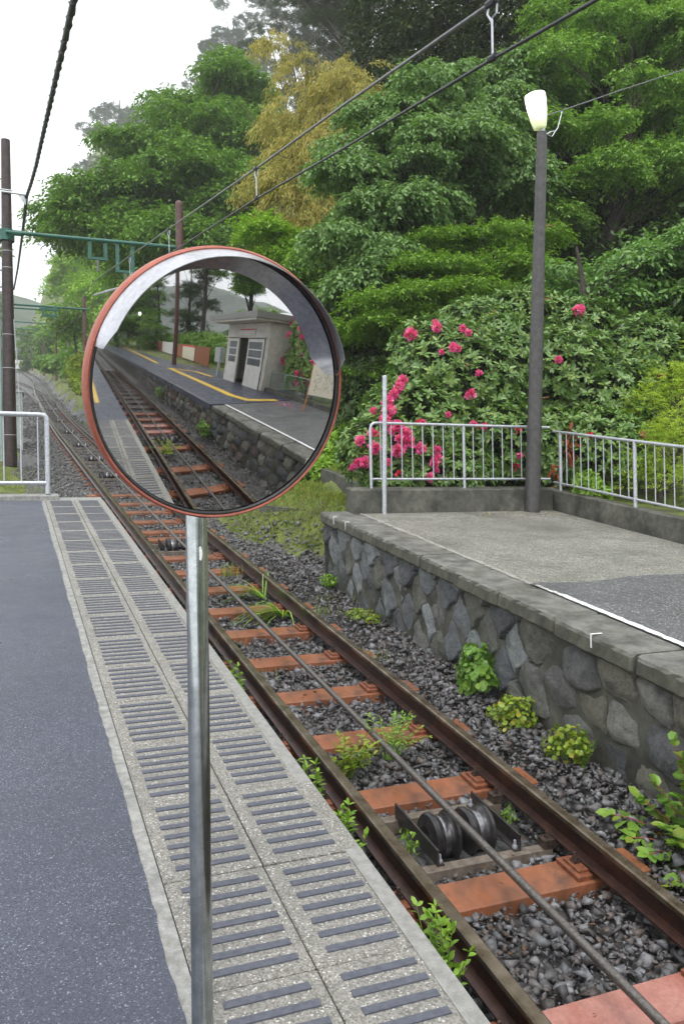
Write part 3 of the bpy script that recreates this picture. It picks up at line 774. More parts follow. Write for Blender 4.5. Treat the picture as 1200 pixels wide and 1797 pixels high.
for off, lb in ((-.541, 'left rail of the distant track that branches off behind the dark pole'), (.541, 'right rail of the distant track that branches off behind the dark pole')):
    o = sweep([(branch_x(y)+off, y, -.803) for y in np.arange(58, 141, 2.)], RP, 'branch_rail', [M['rail'], M['rail_top']], matids=RM, loc=W(branch_x(58)+off, 58, -.8))
    tag(o, lb, 'rail')
# joint bars on the rails
# haul rope
def rope_h(y): return -.84+.012*np.sin(y*.4)
o = MB()
pp = [W(2.37+.03*min(max((y-4)/8, 0), 1)+float(track_x(y))-2.44, y, rope_h(y)) for y in np.concatenate([np.arange(-45, 0, 2.5), np.arange(0, 14, 1.), np.arange(14, 200, 3.)])]
o.tube(pp, .0225, 10)
tag(autosmooth(o.build('haul_rope', M['cable'], loc=W(2.4, 4, -.84)), 60), 'thick steel haul rope running between the two rails', 'cable')

# sleepers
def sleeper(y, mat, label, pads=True):
    root = thing('sleeper', W(2.44, y, -1.0), label, 'sleeper', 'steel sleepers under the rails')
    x0, x1 = 1.58, 3.315
    mb = MB(); mb.bbox(x0, x1, y-.118, y+.118, -1.11, -1.0, .006); mb.build('beam', M[mat], root)
    if pads:
        for xc in (1.899, 2.981):
            mb = MB(); mb.bbox(xc-.15, xc+.15, y-.10, y+.10, -1.0, -.972, .004); mb.bbox(xc-.125, xc+.125, y-.07, y+.07, -.971, -.956, .003)
            ch = mb.build('base_plate', M['rust_plate'], root)
            for s_ in (-1, 1):
                b2 = MB(); xb = xc+s_*.088; yb = y-.01*s_
                b2.box(xb-.02, xb+.02, yb-.022, yb+.022, -.955, -.944)
                b2.lathe(W(xb, yb, -.944), (0, 0, 1), [(0, .018), (.016, .018), (.016, .011), (.042, .010), (.044, .001)], 6)
                b2.build('bolt', M['bolt'], ch)
    return root
near = [(2.9, 'sleeper_pale', 'faded pink painted steel sleeper at the bottom edge of the picture, nearest the camera'),
        (3.83, 'sleeper', 'orange steel sleeper just in front of the nearest rope rollers'),
        (4.89, 'sleeper', 'orange steel sleeper just behind the nearest rope rollers'),
        (5.76, 'sleeper', 'orange steel sleeper with green weeds growing in front of it'),
        (6.64, 'sleeper', 'clean orange steel sleeper second beyond the nearest rope rollers, past the weeds'),
        (7.51, 'sleeper', 'orange steel sleeper third beyond the weedy one'),
        (8.41, 'sleeper', 'orange steel sleeper just in front of the long grass tuft'),
        (9.27, 'sleeper', 'orange steel sleeper partly covered by the long grass tuft'),
        (10.22, 'sleeper', 'orange steel sleeper just behind the long grass tuft'),
        (11.18, 'sleeper', 'orange steel sleeper with short yellow grass beside the mirror pole'),
        (12.1, 'sleeper', 'orange steel sleeper in front of the second rope rollers'),
        (13.5, 'sleeper', 'orange steel sleeper behind the second rope rollers'),
        (14.12, 'sleeper', 'orange steel sleeper just under the bottom rim of the round mirror'),
        (15.1, 'sleeper', 'dull orange sleeper left of the bottom of the round mirror, second row up'),
        (16.15, 'sleeper', 'dull orange sleeper left of the bottom of the round mirror, third row up'),
        (17.2, 'sleeper', 'dull orange sleeper left of the bottom of the round mirror, fourth row up'),
        (18.4, 'sleeper', 'dull orange sleeper beside the mossy ballast at the end of the left platform')]
protos = []
for y, mt_, lb in near: protos.append(sleeper(y, mt_, lb))
def copy_thing(root, y, label, mat=None):
    r_ = root.copy(); COL.objects.link(r_)
    dy = y-root.location[1]; tx = float(track_x(y))
    r_.location = (tx, y, float(Zg(y))-1.0-(.035 if y > 19 else 0)); r_['label'] = label; r_['group'] = 'steel sleepers under the rails'
    for ch in list(root.children):
        c = ch.copy(); COL.objects.link(c); c.parent = r_
        for g_ in ch.children:
            d_ = g_.copy(); COL.objects.link(d_); d_.parent = c
    return r_
refl_y = [1.9, 1.0, .1, -1.26, -2.27, -3.55, -4.9, -5.5, -6.2, -6.95]
rl = ['orange steel sleeper hidden below the platform edge, first behind the pale one', 'orange steel sleeper seen lowest in the round mirror', 'orange steel sleeper seen second lowest in the round mirror',
      'orange steel sleeper seen in the mirror in front of the weeds', 'orange steel sleeper covered by weeds in the mirror', 'steel sleeper seen just below the rope rollers in the mirror',
      'pale pinkish sleeper seen just above the rope rollers in the mirror', 'pale sleeper seen second above the rope rollers in the mirror', 'orange sleeper seen third above the rope rollers in the mirror', 'orange sleeper seen fourth above the rope rollers in the mirror']
for y, lb in zip(refl_y, rl): copy_thing(protos[0] if y in (-4.9, -5.5) else protos[5], y, lb)
_mir_far = [-7.9-i*.9 for i in range(14)]
for i in range(0): copy_thing(protos[5], -7.9-i*.9, 'dull orange sleeper of the far track seen in the mirror')
M['old_sleeper'] = simple('old_dark_sleeper', (.035, .024, .02), (.085, .055, .042), 6, .5)
protos.append(sleeper(-99, 'old_sleeper', 'x')); far_s = protos[-1]
for y in _mir_far: copy_thing(far_s, y, 'dull sleeper of the far track seen in the mirror')
for i in range(34): copy_thing(far_s, 19.4+i*.95, 'small distant sleeper under the track beyond the left platform')

for o in [far_s, *far_s.children_recursive]: bpy.data.objects.remove(o)
# rope rollers
def roller_unit(y, label):
    root = thing('rope_roller', W(2.46, y, -1.0), label, 'rope roller', 'rope rollers between the rails')
    for xa in (2.325, 2.555):
        mb = MB(); c = W(xa, y, -.995)
        pr = [(q_[0]*.86, q_[1]) for q_ in [(-.105, .03), (-.105, .07), (-.1, .075), (-.09, .134), (-.075, .144), (-.055, .142), (-.045, .128), (-.01, .118), (.03, .118), (.055, .128), (.065, .142), (.085, .144), (.095, .134), (.102, .075), (.105, .07), (.105, .03)]]
        mb.lathe(c, (1, 0, 0), pr, 32); w_ = autosmooth(mb.build('roller_wheel', M['wheel'], root), 40)
        mb = MB(); mb.lathe(c, (1, 0, 0), [(-.02, .119), (-.006, .1215), (.008, .1215), (.022, .119)], 32); autosmooth(mb.build('worn_groove', M['wheel_rim'], w_), 40)
    mb = MB(); mb.tube([W(2.17, y, -.995), W(2.715, y, -.995)], .028, 12); autosmooth(mb.build('axle', M['dark_steel'], root), 40)
    for xa in (2.175, 2.705):
        mb = MB(); mb.box(xa-.006, xa+.006, y-.27, y+.27, -1.0, -.91); mb.box(xa-(.04 if xa > 2.5 else .0)+.0, xa+(.04 if xa < 2.5 else .0), y-.268, y+.268, -1.001, -.992)
        s_ = mb.build('side_frame', M['dark_steel'], root)
        for yb in (y-.245, y+.245):
            b2 = MB(); xb = xa+(.02 if xa < 2.5 else -.02)
            b2.lathe(W(xb, yb, -.992), (0, 0, 1), [(0, .017), (.014, .017), (.014, .01), (.045, .009), (.046, .001)], 6); b2.build('bolt', M['galv'], s_)
    for yb in (y-.27, y+.27):
        mb = MB(); mb.box(1.99, 2.9, yb-.03, yb+.03, -1.012, -1.002); mb.box(1.99, 2.9, yb-.036, yb-.03, -1.075, -1.002)
        cb = mb.build('cross_channel', M['brown_steel'], root)
        for xb in (1.995, 2.885):
            b2 = MB(); b2.box(xb-.04, xb+.04, yb-.035, yb+.035, -1.0, -.95); b2.lathe(W(xb, yb, -.95), (0, 0, 1), [(0, .015), (.014, .015), (.014, .009), (.035, .009), (.036, .001)], 6)
            b2.build('bolt', M['bolt'], cb)
    return root
ru = roller_unit(4.36, 'pair of black double flanged rope rollers nearest the camera at the bottom right')
for y, lb in ((12.8, 'black rope rollers half hidden behind the mirror pole, second from the camera'),
              (-4.05, 'black rope rollers in the track seen through the mirror'), (21.5, 'small rope rollers beyond the platform, left of the round mirror rim'), (25.5, 'small dark rope rollers showing above the first ones left of the mirror'), (30., 'small rope rollers in the middle of the distant straight track'),
              (36, 'distant rope rollers below the white fork in the track'), (43, 'distant rope rollers where the track starts to bend'), (52, 'distant rope rollers just before the turnout'), (62, 'rope rollers at the distant turnout, farthest but one'), (72, 'farthest rope rollers visible up the track')):
    r_ = copy_thing(ru, y, lb); r_['group'] = 'rope rollers between the rails'; r_.location = (2.46+float(track_x(y))-2.44, y, float(Zg(y))-1.0)

# ---- ballast stones
def stone_templates(n=10):
    T = []
    for s_ in range(n):
        r_ = np.random.default_rng(100+s_); bm = bmesh.new()
        for _ in range(8):
            d = r_.uniform(-1, 1, 3); d = d/np.abs(d).max()*r_.uniform(.8, 1.)
            bm.verts.new(tuple(d*[.9, .62, .45]))
        bmesh.ops.convex_hull(bm, input=bm.verts[:]); bmesh.ops.delete(bm, geom=[v for v in bm.verts if not v.link_faces], context='VERTS')
        bmesh.ops.triangulate(bm, faces=bm.faces[:]); bm.verts.index_update()
        T.append((np.array([v.co[:] for v in bm.verts]), np.array([[v.index for v in f.verts] for f in bm.faces]))); bm.free()
    return T
TPL = stone_templates()
def rotm(n):
    q = rng.normal(0, 1, (n, 4)); q /= np.linalg.norm(q, axis=1, keepdims=True); w_, x, y, z = q.T
    return np.stack([1-2*(y*y+z*z), 2*(x*y-z*w_), 2*(x*z+y*w_), 2*(x*y+z*w_), 1-2*(x*x+z*z), 2*(y*z-x*w_), 2*(x*z-y*w_), 2*(y*z+x*w_), 1-2*(x*x+y*y)], -1).reshape(n, 3, 3)
def stones(name, X, Y, Hh, Rr, mat, label=None):
    n = len(X); C_ = np.stack([X, Y, Zg(Y)+Hh], -1); VV = []; FF = []; nv = 0
    tid = rng.integers(0, len(TPL), n); RM_ = rotm(n)
    for k_, (tv, tf) in enumerate(TPL):
        s_ = np.where(tid == k_)[0]
        if not len(s_): continue
        v = np.einsum('nij,mj->nmi', RM_[s_], tv)*Rr[s_][:, None, None]; v[:, :, 2] *= .8; v += C_[s_][:, None]
        VV.append(v.reshape(-1, 3)); FF.append((tf[None]+(np.arange(len(s_))*len(tv))[:, None, None]+nv).reshape(-1, 3)); nv += len(s_)*len(tv)
    o = link_mesh(name, np.concatenate(VV), np.concatenate(FF), mat)
    o['kind'] = 'stuff'
    if label: o['label'] = label; o['category'] = 'gravel'
    return o
def bedh(x):   # ballast surface height across the bed
    return -1.045+sstep(3.15, 3.6, x)*.11+sstep(2.0, 1.75, x)*.01
def scatter(x0, x1, y0, y1, dens):
    n = int((x1-x0)*(y1-y0)*dens); return rng.uniform(x0, x1, n), rng.uniform(y0, y1, n)
X1, Y1 = scatter(1.2, 3.86, 1.6, 8.0, 1600)
X2, Y2 = scatter(1.2, 3.86, 8.0, 12., 800)
X = np.concatenate([X1, X2]); Y = np.concatenate([Y1, Y2])
ok = ~((X > 2.0) & (X < 2.9) & (np.abs(Y-4.36) < .28))
X, Y = X[ok], Y[ok]
rad = rng.gamma(3, .0092, len(X)).clip(.012, .072)
stones('ballast', X, Y, bedh(X)+rng.uniform(-.025, .012, len(X)), rad, M['ballast'], 'wet grey crushed stone ballast between the rails and the stone wall')
X1, Y1 = scatter(.1, 4.5, 9.9, 20, 480); X2, Y2 = scatter(-.2, 4.2, 20, 42, 190); X3, Y3 = scatter(-.5, 5, 42, 75, 30)
X = np.concatenate([X1, X2, X3]); Y = np.concatenate([Y1, Y2, Y3])
dx_ = X-track_x(Y); ok = (dx_ > -1.9-.4*np.sin(Y*.9)) & (dx_ < np.interp(Y, [10, 12, 14, 18], [2.0, 1.85, 1.3, 1.2])+.15*np.sin(Y*1.1)+rng.normal(0, .1, len(Y)))
X, Y = X[ok], Y[ok]; rad = rng.gamma(6, .0072, len(X)).clip(.02, .08)*(1+np.clip(Y-25, 0, 50)/40)
stones('distant_ballast', X, Y, np.where(X-track_x(Y) > .95, lat(X, Y)+.02, -1.055)+rng.uniform(-.02, .012, len(X)), rad, M['ballast_far'], 'grey gravel bed around the track beyond the platforms')
X, Y = scatter(1.2, 3.8, -14, 1.6, 150)
stones('lower_ballast', X, Y, bedh(X)+rng.uniform(-.02, .012, len(X)), rng.gamma(6, .006, len(X)).clip(.015, .07), M['ballast'], 'dark gravel between the rails seen in the mirror')

# ================================================================== MIRROR
MC = CAM+(fw+AX*(375-600)/F-UP*(672-898.5)/F)*1.97
maz, mel = R(6.648), R(-13.435)
NM = np.array([math.sin(maz)*math.cos(mel), -math.cos(maz)*math.cos(mel), math.sin(mel)])
_O = MC-NM*2.0
_q = CAM+(fw+AX*(402-600)/F-UP*(682-898.5)/F)*1.97
NM = unit(_q-_O); MC = _O+NM*2.0
MX = unit(np.cross([0, 0, 1.], NM)); MY = np.cross(NM, MX)   # MX: towards the viewer's ... side ; MY: up
if MX @ AX < 0: MX = -MX
px0 = CAM+(fw+AX*(349-600)/F-UP*(915-898.5)/F)*2.08
pole_xy = (float(px0[0]), float(px0[1]))
mir = thing('traffic_mirror', W(pole_xy[0], pole_xy[1], 0), 'round convex mirror with orange rim and steel visor on a galvanised pole in the foreground', 'convex mirror')
mb = MB(); mb.tube([W(pole_xy[0]-.012, pole_xy[1], -.03), (pole_xy[0]-.004, pole_xy[1], MC[2]+.12)], .0268, 24)
mb.lathe((pole_xy[0]-.004, pole_xy[1], MC[2]+.12), (0, 0, 1), [(0, .0268), (.01, .02), (.013, .001)], 24)
autosmooth(mb.build('pole', M['galv_shiny'], mir), 50)
RG = .3105; RS = 2.0
def capr(r_): return -(RS-math.sqrt(RS*RS-r_*r_))
mb = MB(); mb.lathe(MC, NM, [(capr(r_), r_) for r_ in np.linspace(.0008, RG, 40)], 128)
g_ = mb.build('mirror_glass', M['mirror'], mir, smooth=True)
e0 = capr(RG)
mb = MB(); mb.lathe(MC, NM, [(e0+.004, RG-.004), (e0+.009, RG), (e0+.008, RG+.004), (e0-.01, RG+.004), (e0-.01, RG-.006)], 96)
autosmooth(mb.build('gasket', M['gasket'], mir), 40)
mb = MB(); mb.lathe(MC, NM, [(e0+.004, RG+.003), (e0+.009, RG+.004), (e0+.011, RG+.008), (e0+.006, RG+.012), (e0-.012, RG+.0135), (e0-.034, RG+.012), (e0-.040, RG+.006), (e0-.046, RG-.02), (e0-.07, RG-.14), (e0-.08, .001)], 96)
autosmooth(mb.build('orange_rim', M['orange'], mir), 50)
# visor: part cylinder leaning forward over the upper part
V = []; Fc = []; n = 72; th = .0016
a0, a1 = R(9), R(167)
def vis(a, t_, off):
    dpt = .078*min(1, .25+min(a-a0, a1-a)/R(9)*.75) if True else .1
    r_ = RG+.006+off-t_*.020
    return MC+NM*(e0+.004+dpt*t_)+MX*math.cos(a)*r_+MY*math.sin(a)*r_
for i in range(n+1):
    a = a0+(a1-a0)*i/n
    V += [vis(a, 0, 0), vis(a, 1, 0), vis(a, 1, th), vis(a, 0, th)]
for i in range(n):
    for j in range(4):
        a = i*4+j; b_ = i*4+(j+1) % 4; Fc.append((a, b_, b_+4, a+4))
Fc += [(0, 1, 2, 3), (n*4+3, n*4+2, n*4+1, n*4)]
autosmooth(link_mesh('visor', V, Fc, M['hood'], mir), 40)
# bracket behind
mb = MB(); bc = MC+NM*(e0-.075)
pb = np.array([pole_xy[0], pole_xy[1], bc[2]+.0])
mb.tube([bc, bc+(pb-bc)*.9], .02, 10); mb.lathe(pb-[0, 0, .03], (0, 0, 1), [(0, .034), (.06, .034)], 20); mb.lathe(pb-[0, 0, .15], (0, 0, 1), [(0, .034), (.03, .034)], 20)
autosmooth(mb.build('bracket', M['orange'], mir), 40)
mb = MB(); sp_ = CAM+(fw+AX*(351-600)/F-UP*(966-898.5)/F)*1.0
q0 = np.array([pole_xy[0], pole_xy[1], 0])
tdir = unit(np.array([CAM[0]-pole_xy[0], CAM[1]-pole_xy[1], 0])); sd_ = np.array([tdir[1], -tdir[0], 0])
zc = CAM[2]+(fw@np.array([0, 0, 1])-UP[2]*(966-898.5)/F)*2.08
V = []; k_ = 12
for i in range(k_):
    t_ = 2*math.pi*i/k_; a = .1+math.cos(t_)*.18; r_ = .0275
    d_ = tdir*math.cos(a)+sd_*math.sin(a)*-1
    V.append(q0+d_*r_+np.array([0, 0, zc+math.sin(t_)*.018]))
mb.add(V, [tuple(range(k_))]); mb.build('pale_sticker_mark', M['white_paint'], mir)

# ================================================================== LAMP POST
lp = thing('lamp_post', W(6.63, 9.6, 0), 'tall dark tapered lamp post with a lit glass head on the right platform', 'lamp post')
b0 = np.array(W(6.63, 9.6, -.02)); tp = np.array([6.90, 9.6, float(Zg(9.6))+5.2])
mb = MB(); mb.tube([b0+(tp-b0)*k_ for k_ in np.linspace(0, 1, 8)], list(np.linspace(.106, .07, 8)), 28)
autosmooth(mb.build('pole', M['lamp_pole'], lp), 40)
mb = MB(); mb.tube([tp-(0, 0, .01), tp+(0, 0, .05)], [.05, .04], 14); mb.tube([tp+(.02, -.05, -.05), tp+(.09, -.06, 0.0), tp+(.18, -.06, .03)], .008, 6); mb.tube([tp+(.06, -.05, -.04), tp+(.12, -.06, -.06), tp+(.16, -.06, .0), tp+(.22, -.06, .08), tp+(.3, -.05, .32)], .006, 6)
mb.build('lamp_bracket', M['galv'], lp)
ld = unit(np.array([-.17, 0, 1.])); lc = tp+(-0.03, 0, .05)
mb = MB(); mb.lathe(lc, ld, [(0, .001), (0, .07), (.008, .085), (.12, .112), (.28, .132), (.42, .14), (.46, .135), (.475, .1), (.48, .001)], 32)
autosmooth(mb.build('lamp_shade', M['lamp'], lp), 50)
for h in (1.55, 2.9, 3.9):   # small rusty steps
    mb = MB(); c = b0+(tp-b0)*(h/5.2); s_ = 1 if h != 2.9 else 1
    mb.tube([c+(.05, -.06, 0), c+(.17, -.07, .02)], .008, 6); mb.build('step_pin', M['rust_plate'], lp)

# ================================================================== OVERHEAD LINE
def tubeobj(name, pts, r_, mat, label, cat, n=6, group=None):
    mb = MB(); mb.tube(pts, r_, n); return tag(autosmooth(mb.build(name, M[mat], loc=tuple(pts[0])), 60), label, cat, group)
ya = [-30, -10, 0, 2, 3.8, 5.9, 8.3, 13, 18, 24, 40, 56, 72]
ha = [3.9, 3.7, 3.69, 3.69, 3.71, 3.77, 3.81, 3.93, 4.05, 4.2, 4.0, 4.2, 4.2]
tubeobj('messenger_wire', [W(2.44+float(track_x(y))-2.44, y, h) for y, h in zip(ya, ha)], .0105, 'wire_lite', 'upper pale grey overhead wire crossing the picture diagonally', 'wire', 8)
yb_ = [-30, -10, 0, 3, 3.8, 6, 8.3, 11.8, 18, 24, 40, 56, 72]
hb_ = [3.4, 3.38, 3.38, 3.384, 3.41, 3.444, 3.5, 3.53, 3.55, 3.55, 3.4, 3.5, 3.5]
tubeobj('contact_wire', [W(2.44+float(track_x(y))-2.44, y, h) for y, h in zip(yb_, hb_)], .0095, 'wire', 'lower dark overhead wire running under the upper one', 'wire', 8)
for y, lb in ((3.82, 'zigzag wire hanger at the top of the picture'), (8.3, 'wire hanger in front of the golden bamboo'), (13.2, 'wire hanger beside the red-brown pole top'), (17.6, 'small wire hanger in front of the big green tree below the beam')):
    hA = float(np.interp(y, ya, ha)); hB = float(np.interp(y, yb_, hb_))
    r_ = thing('wire_hanger', W(2.44, y, hB), lb, 'wire hanger', 'hangers between the overhead wires')
    mb = MB(); hm = hB+(hA-hB)*.72
    mb.tube([W(2.44, y, hB+.02), W(2.44, y, hm), W(2.45, y-.03, hm+.02), W(2.45, y-.035, hA-.02), W(2.44, y, hA+.01)], .006, 6); mb.tube([W(2.44, y, hm-.02), W(2.43, y+.03, hm+.03), W(2.44, y+.03, hA-.02), W(2.44, y+.02, hA+.02)], .006, 6)
    mb.build('rod', M['galv'], r_)
    mb = MB(); mb.tube([W(2.44, y-.03, hB+.005), W(2.44, y+.03, hB+.005)], .02, 8); mb.build('clamp', M['wire'], r_); mb = MB(); mb.tube([W(2.44, y-.04, hA), W(2.44, y+.04, hA)], .022, 8); mb.build('clamp', M['wire'], r_)
# black twisted cable
bp = [W(.80, -4, 4.5), W(.75, 2, 4.62), W(.73, 6, 4.95), W(.72, 9, 5.44)]
cab = [np.array([.45, -6, 7.0]), np.array([.60, 2, 7.05])]
def on(px, py, Y): return at(px, py, Y)
cpts = [on(150, -90, 7.4), on(130, 0, 9.0), on(115, 66, 10.4), on(100, 130, 12.2), on(87, 188, 14.3), on(75, 240, 16.8), on(64, 290, 19.6), on(55, 322, 21.8), on(47, 345, 24.0)]
cpts = [cpts[0]+(cpts[0]-cpts[1])*3, *cpts]
# smooth resample
def resample(pts, n):
    pts = np.array(pts); d = np.r_[0, np.cumsum(np.linalg.norm(np.diff(pts, axis=0), axis=1))]
    s_ = np.linspace(0, d[-1], n); return np.stack([np.interp(s_, d, pts[:, i]) for i in range(3)], -1)
cs = resample(cpts, 240)
mb = MB(); mb.tube(list(cs), .036, 8)
hel = []
for i in range(1, 239):
    dd = unit(cs[i+1]-cs[i-1]); s1 = unit(np.cross(dd, [0, 0, 1.])); s2 = np.cross(dd, s1); t_ = i*1.15
    hel.append(cs[i]+(s1*math.cos(t_)+s2*math.sin(t_))*.035)
mb.tube(hel, .016, 5)
far_c = [on(47, 345, 24.), on(43, 385, 30), on(38, 425, 38), on(32, 470, 47), on(25, 508, 56)]
mb.tube(list(resample(far_c, 20)), .05, 6)
tag(autosmooth(mb.build('black_cable', M['rubber'], loc=tuple(cpts[1])), 60), 'thick black twisted cable hanging across the white sky at the upper left', 'cable')
# thin service wire to the lamp
tubeobj('service_wire', [on(1320, 78, 9.2), on(1200, 122, 9.3), on(1090, 158, 9.5), on(985, 194, 9.6), on(958, 203, 9.6)], .008, 'wire_lite', 'thin pale wire leading from the lamp head to the right edge', 'wire', 6)

def gantry_poles():
    pass
# big dark utility pole
zt = on(10, 240, 24)[2]
up_ = thing('utility_pole', W(.11, 24.2, -.95), 'tall dark brown utility pole with steel bands at the left edge', 'utility pole')
b0 = np.array([.11, 24.2, float(Zg(24.2))-1.05]); t1 = np.array([.13, 24.2, zt])
mb = MB(); mb.tube([b0+(t1-b0)*k_ for k_ in np.linspace(0, 1, 6)], list(np.linspace(.185, .115, 6)), 20); autosmooth(mb.build('pole', M['dark_pole'], up_), 40)
for z in np.concatenate([np.linspace(3.9, 9.3, 13)]):
    if rng.random() < .95:
        k_ = (z-b0[2])/(t1[2]-b0[2]); c = b0+(t1-b0)*k_; mb = MB(); mb.lathe(c, (0, 0, 1), [(0, .19-.07*k_), (.018, .19-.07*k_)], 20); mb.build('band', M['dark_steel' if rng.random() < .6 else 'insul'], up_)
mb = MB(); z = on(50, 340, 24)[2]; mb.tube([(.0, 24.05, z), (.66, 24.05, z-.02)], .028, 8); mb.add([(.42, 24.05, z-.03), (.66, 24.05, z-.03), (.6, 24.05, z-.3), (.42, 24.08, z-.03), (.66, 24.08, z-.03), (.6, 24.08, z-.3)], [(0, 1, 2), (5, 4, 3), (0, 3, 4, 1), (1, 4, 5, 2), (2, 5, 3, 0)]); mb.tube([(-.45, 24.05, z+.06), (.3, 24.05, z+.05)], .02, 6)
mb.build('cable_bracket', M['galv'], up_)
mb = MB(); mb.tube([(.26, 24.0, on(20, 560, 24)[2]), (.33, 23.95, on(22, 640, 24)[2]), (.42, 23.8, on(26, 790, 23.8)[2])], .014, 6); mb.lathe((.335, 23.93, on(22, 648, 24)[2]), (0, 0, 1), [(0, .07), (.1, .03), (.2, .01)], 10)
mb.build('guy_wire', M['insul'], up_)
mb = MB(); mb.tube([(-.09, 24.1, 3.2), (-.1, 24.1, 8.6)], .035, 8); mb.build('conduit', M['fence_green'], up_)
for k_ in range(3):
    mb = MB(); zz = 7.9+k_*.45; mb.tube([(-.25, 24.1, zz), (-.02, 24.05, zz-.05)], .02, 6); mb.lathe((-.22, 24.1, zz-.02), (0, 0, 1), [(0, .03), (.03, .06), (.06, .03), (.09, .055), (.12, .02)], 8); mb.build('pole_fitting', M['dark_steel'], up_)
# red-brown pole of the first gantry
bpz = on(315, 352, 23.6)[2]
pr_ = thing('gantry_pole', W(4.66, 23.6, -.6), 'red-brown round pole whose top shows above the mirror rim', 'pole')
mb = MB(); c = np.array([4.66, 23.6, 0]); zb = float(Zg(23.6))-.8
mb.tube([c+(0, 0, zb), c+(0, 0, bpz-.12)], [.13, .105], 20); mb.lathe(c+(0, 0, bpz-.12), (0, 0, 1), [(0, .105), (.06, .1), (.1, .07), (.12, .001)], 20)
autosmooth(mb.build('pole', M['brown_pole'], pr_), 50)
mb = MB(); mb.lathe(c+(0, 0, 9.1), (0, 0, 1), [(0, .13), (.04, .13)], 20); mb.build('band', M['dark_steel'], pr_)
zbm = 9.295
gb = thing('gantry_beam', (2.4, 24, zbm), 'green tubular beam spanning the track with hanging insulator frames', 'gantry beam')
mb = MB(); mb.tube([(.1, 23.9, zbm), (4.66, 23.75, zbm)], .052, 14); autosmooth(mb.build('beam', M['gantry'], gb), 50)
mb = MB(); mb.lathe((.12, 24.2, zbm-.16), (0, 0, 1), [(0, .2), (.3, .2)], 16); mb.tube([(.25, 23.92, zbm), (.55, 23.9, zbm)], .075, 10); mb.build('clamp', M['gantry'], gb)
def frame(x0, x1, dz, Y=23.85):
    mb = MB(); z0 = zbm-dz
    for xa in (x0, x1-.09): mb.lbox(xa, xa+.09, Y-.03, Y+.03, z0, zbm-.04)
    mb.lbox(x0-.01, x1+.01, Y-.045, Y+.045, z0-.02, z0+.05)
    for xa in (x0+.045, x1-.045): mb.lathe((xa, Y, zbm-.07), (0, 0, 1), [(0, .03), (.16, .03)], 8)
    f_ = mb.build('hanging_frame', M['gantry'], gb)
    mb = MB(); prf = []
    for i in range(7): prf += [(-.02-i*.05, .02), (-.035-i*.05, .055), (-.045-i*.05, .02)]
    mb.lathe(((x0+x1)/2, Y, z0), (0, 0, 1), prf, 10); mb.build('insulator', M['insul'], f_)
frame(2.19, 2.70, .52); frame(2.93, 3.43, .82)
# pale insulated pull-off arm
mb = MB(); a_ = on(165, 518, 22); b2_ = on(210, 505, 20); mb.tube([a_, a_+(b2_-a_)*.5, b2_+(b2_-a_)*.3], [.02, .035, .02], 8); mb.tube([on(232, 478, 23.8), on(222, 500, 20.6)], .012, 6)
mb.build('pull_off_arm', M['insul'], gb)

# distant gantries
def gantry(Y, xl, xr, ztop_px, beam_h, pmat, label, rod=False, strut=False, lh=6):
    xo = float(track_x(Y))-2.44
    root = thing('gantry', W(xr, Y, -.7), label, 'gantry', 'gantries along the distant track')
    mb = MB(); ztop = on(ztop_px[0], ztop_px[1], Y)[2]
    mb.tube([W(xr, Y, -.9), (xr, Y, ztop)], [.15, .12], 10); autosmooth(mb.build('right_pole', M[pmat], root), 50)
    mb = MB(); mb.tube([W(xl, Y, -1.), W(xl, Y, lh)], [.15, .12], 10); autosmooth(mb.build('left_pole', M['dark_pole'], root), 50)
    zb_ = float(Zg(Y))+beam_h
    mb = MB(); mb.tube([(xl-.2, Y-.16, zb_), (xr+.2, Y-.16, zb_)], .07, 8)
    if strut: mb.tube([(xr-1.6, Y-.18, zb_), (xr, Y-.16, zb_-1.6)], .05, 6); mb.tube([(xr-.3, Y-.16, zb_+.02), (xr-.3, Y-.16, zb_+.25)], .05, 6)
    autosmooth(mb.build('beam', M['gantry'], root), 50)
    if rod:
        mb = MB(); xc = float(track_x(Y)); mb.lbox(xc-.35, xc-.22, Y-.3, Y-.2, zb_-.6, zb_+.05); mb.lbox(xc+.42, xc+.55, Y-.3, Y-.2, zb_-.6, zb_+.05); mb.lbox(xc-.35, xc+.55, Y-.31, Y-.19, zb_-.66, zb_-.5); mb.lbox(xc-.5, xc+.7, Y-.32, Y-.18, zb_-.25, zb_-.12); mb.build('hanging_frame', M['gantry'], root)
    mb = MB(); mb.bbox(xr-.3, xr+.3, Y-.3, Y+.3, -1., -.45, .02); mb.build('footing', M['strip_concrete'], root)
gantry(56.6, .12, 4.88, (148, 522), 5.35, 'brown_pole', 'green gantry on a red-brown pole showing just left of the mirror rim', rod=True)
gantry(71.4, .2, 4.95, (120, 560), 5.9, 'dark_pole', 'second distant green gantry on a slim dark pole', strut=True)
gantry(93, .3, 5.1, (94, 570), 5.6, 'brown_pole', 'third distant green gantry on a thin reddish pole', strut=True)
gantry(118, .4, 4.9, (75, 600), 5.6, 'brown_pole', 'fourth green gantry far up the track')
gantry(150, .5, 4.4, (53, 610), 5.6, 'dark_pole', 'farthest pair of dark gantry poles before the track bends away')
# cabinet
cb = thing('equipment_cabinet', W(-.4, 30, -1.), 'pale grey equipment cabinet behind the dark utility pole', 'cabinet')
mb = MB(); mb.lbox(-1.3, .55, 29.6, 30.6, 3.9, 5.84); mb.lbox(-1.35, .6, 29.55, 30.65, 5.842, 5.9); mb.build('body', M['cabinet'], cb)
mb = MB(); mb.lbox(-.05, .48, 29.575, 29.597, 4.1, 5.75); mb.build('door', M['cabinet'], cb)
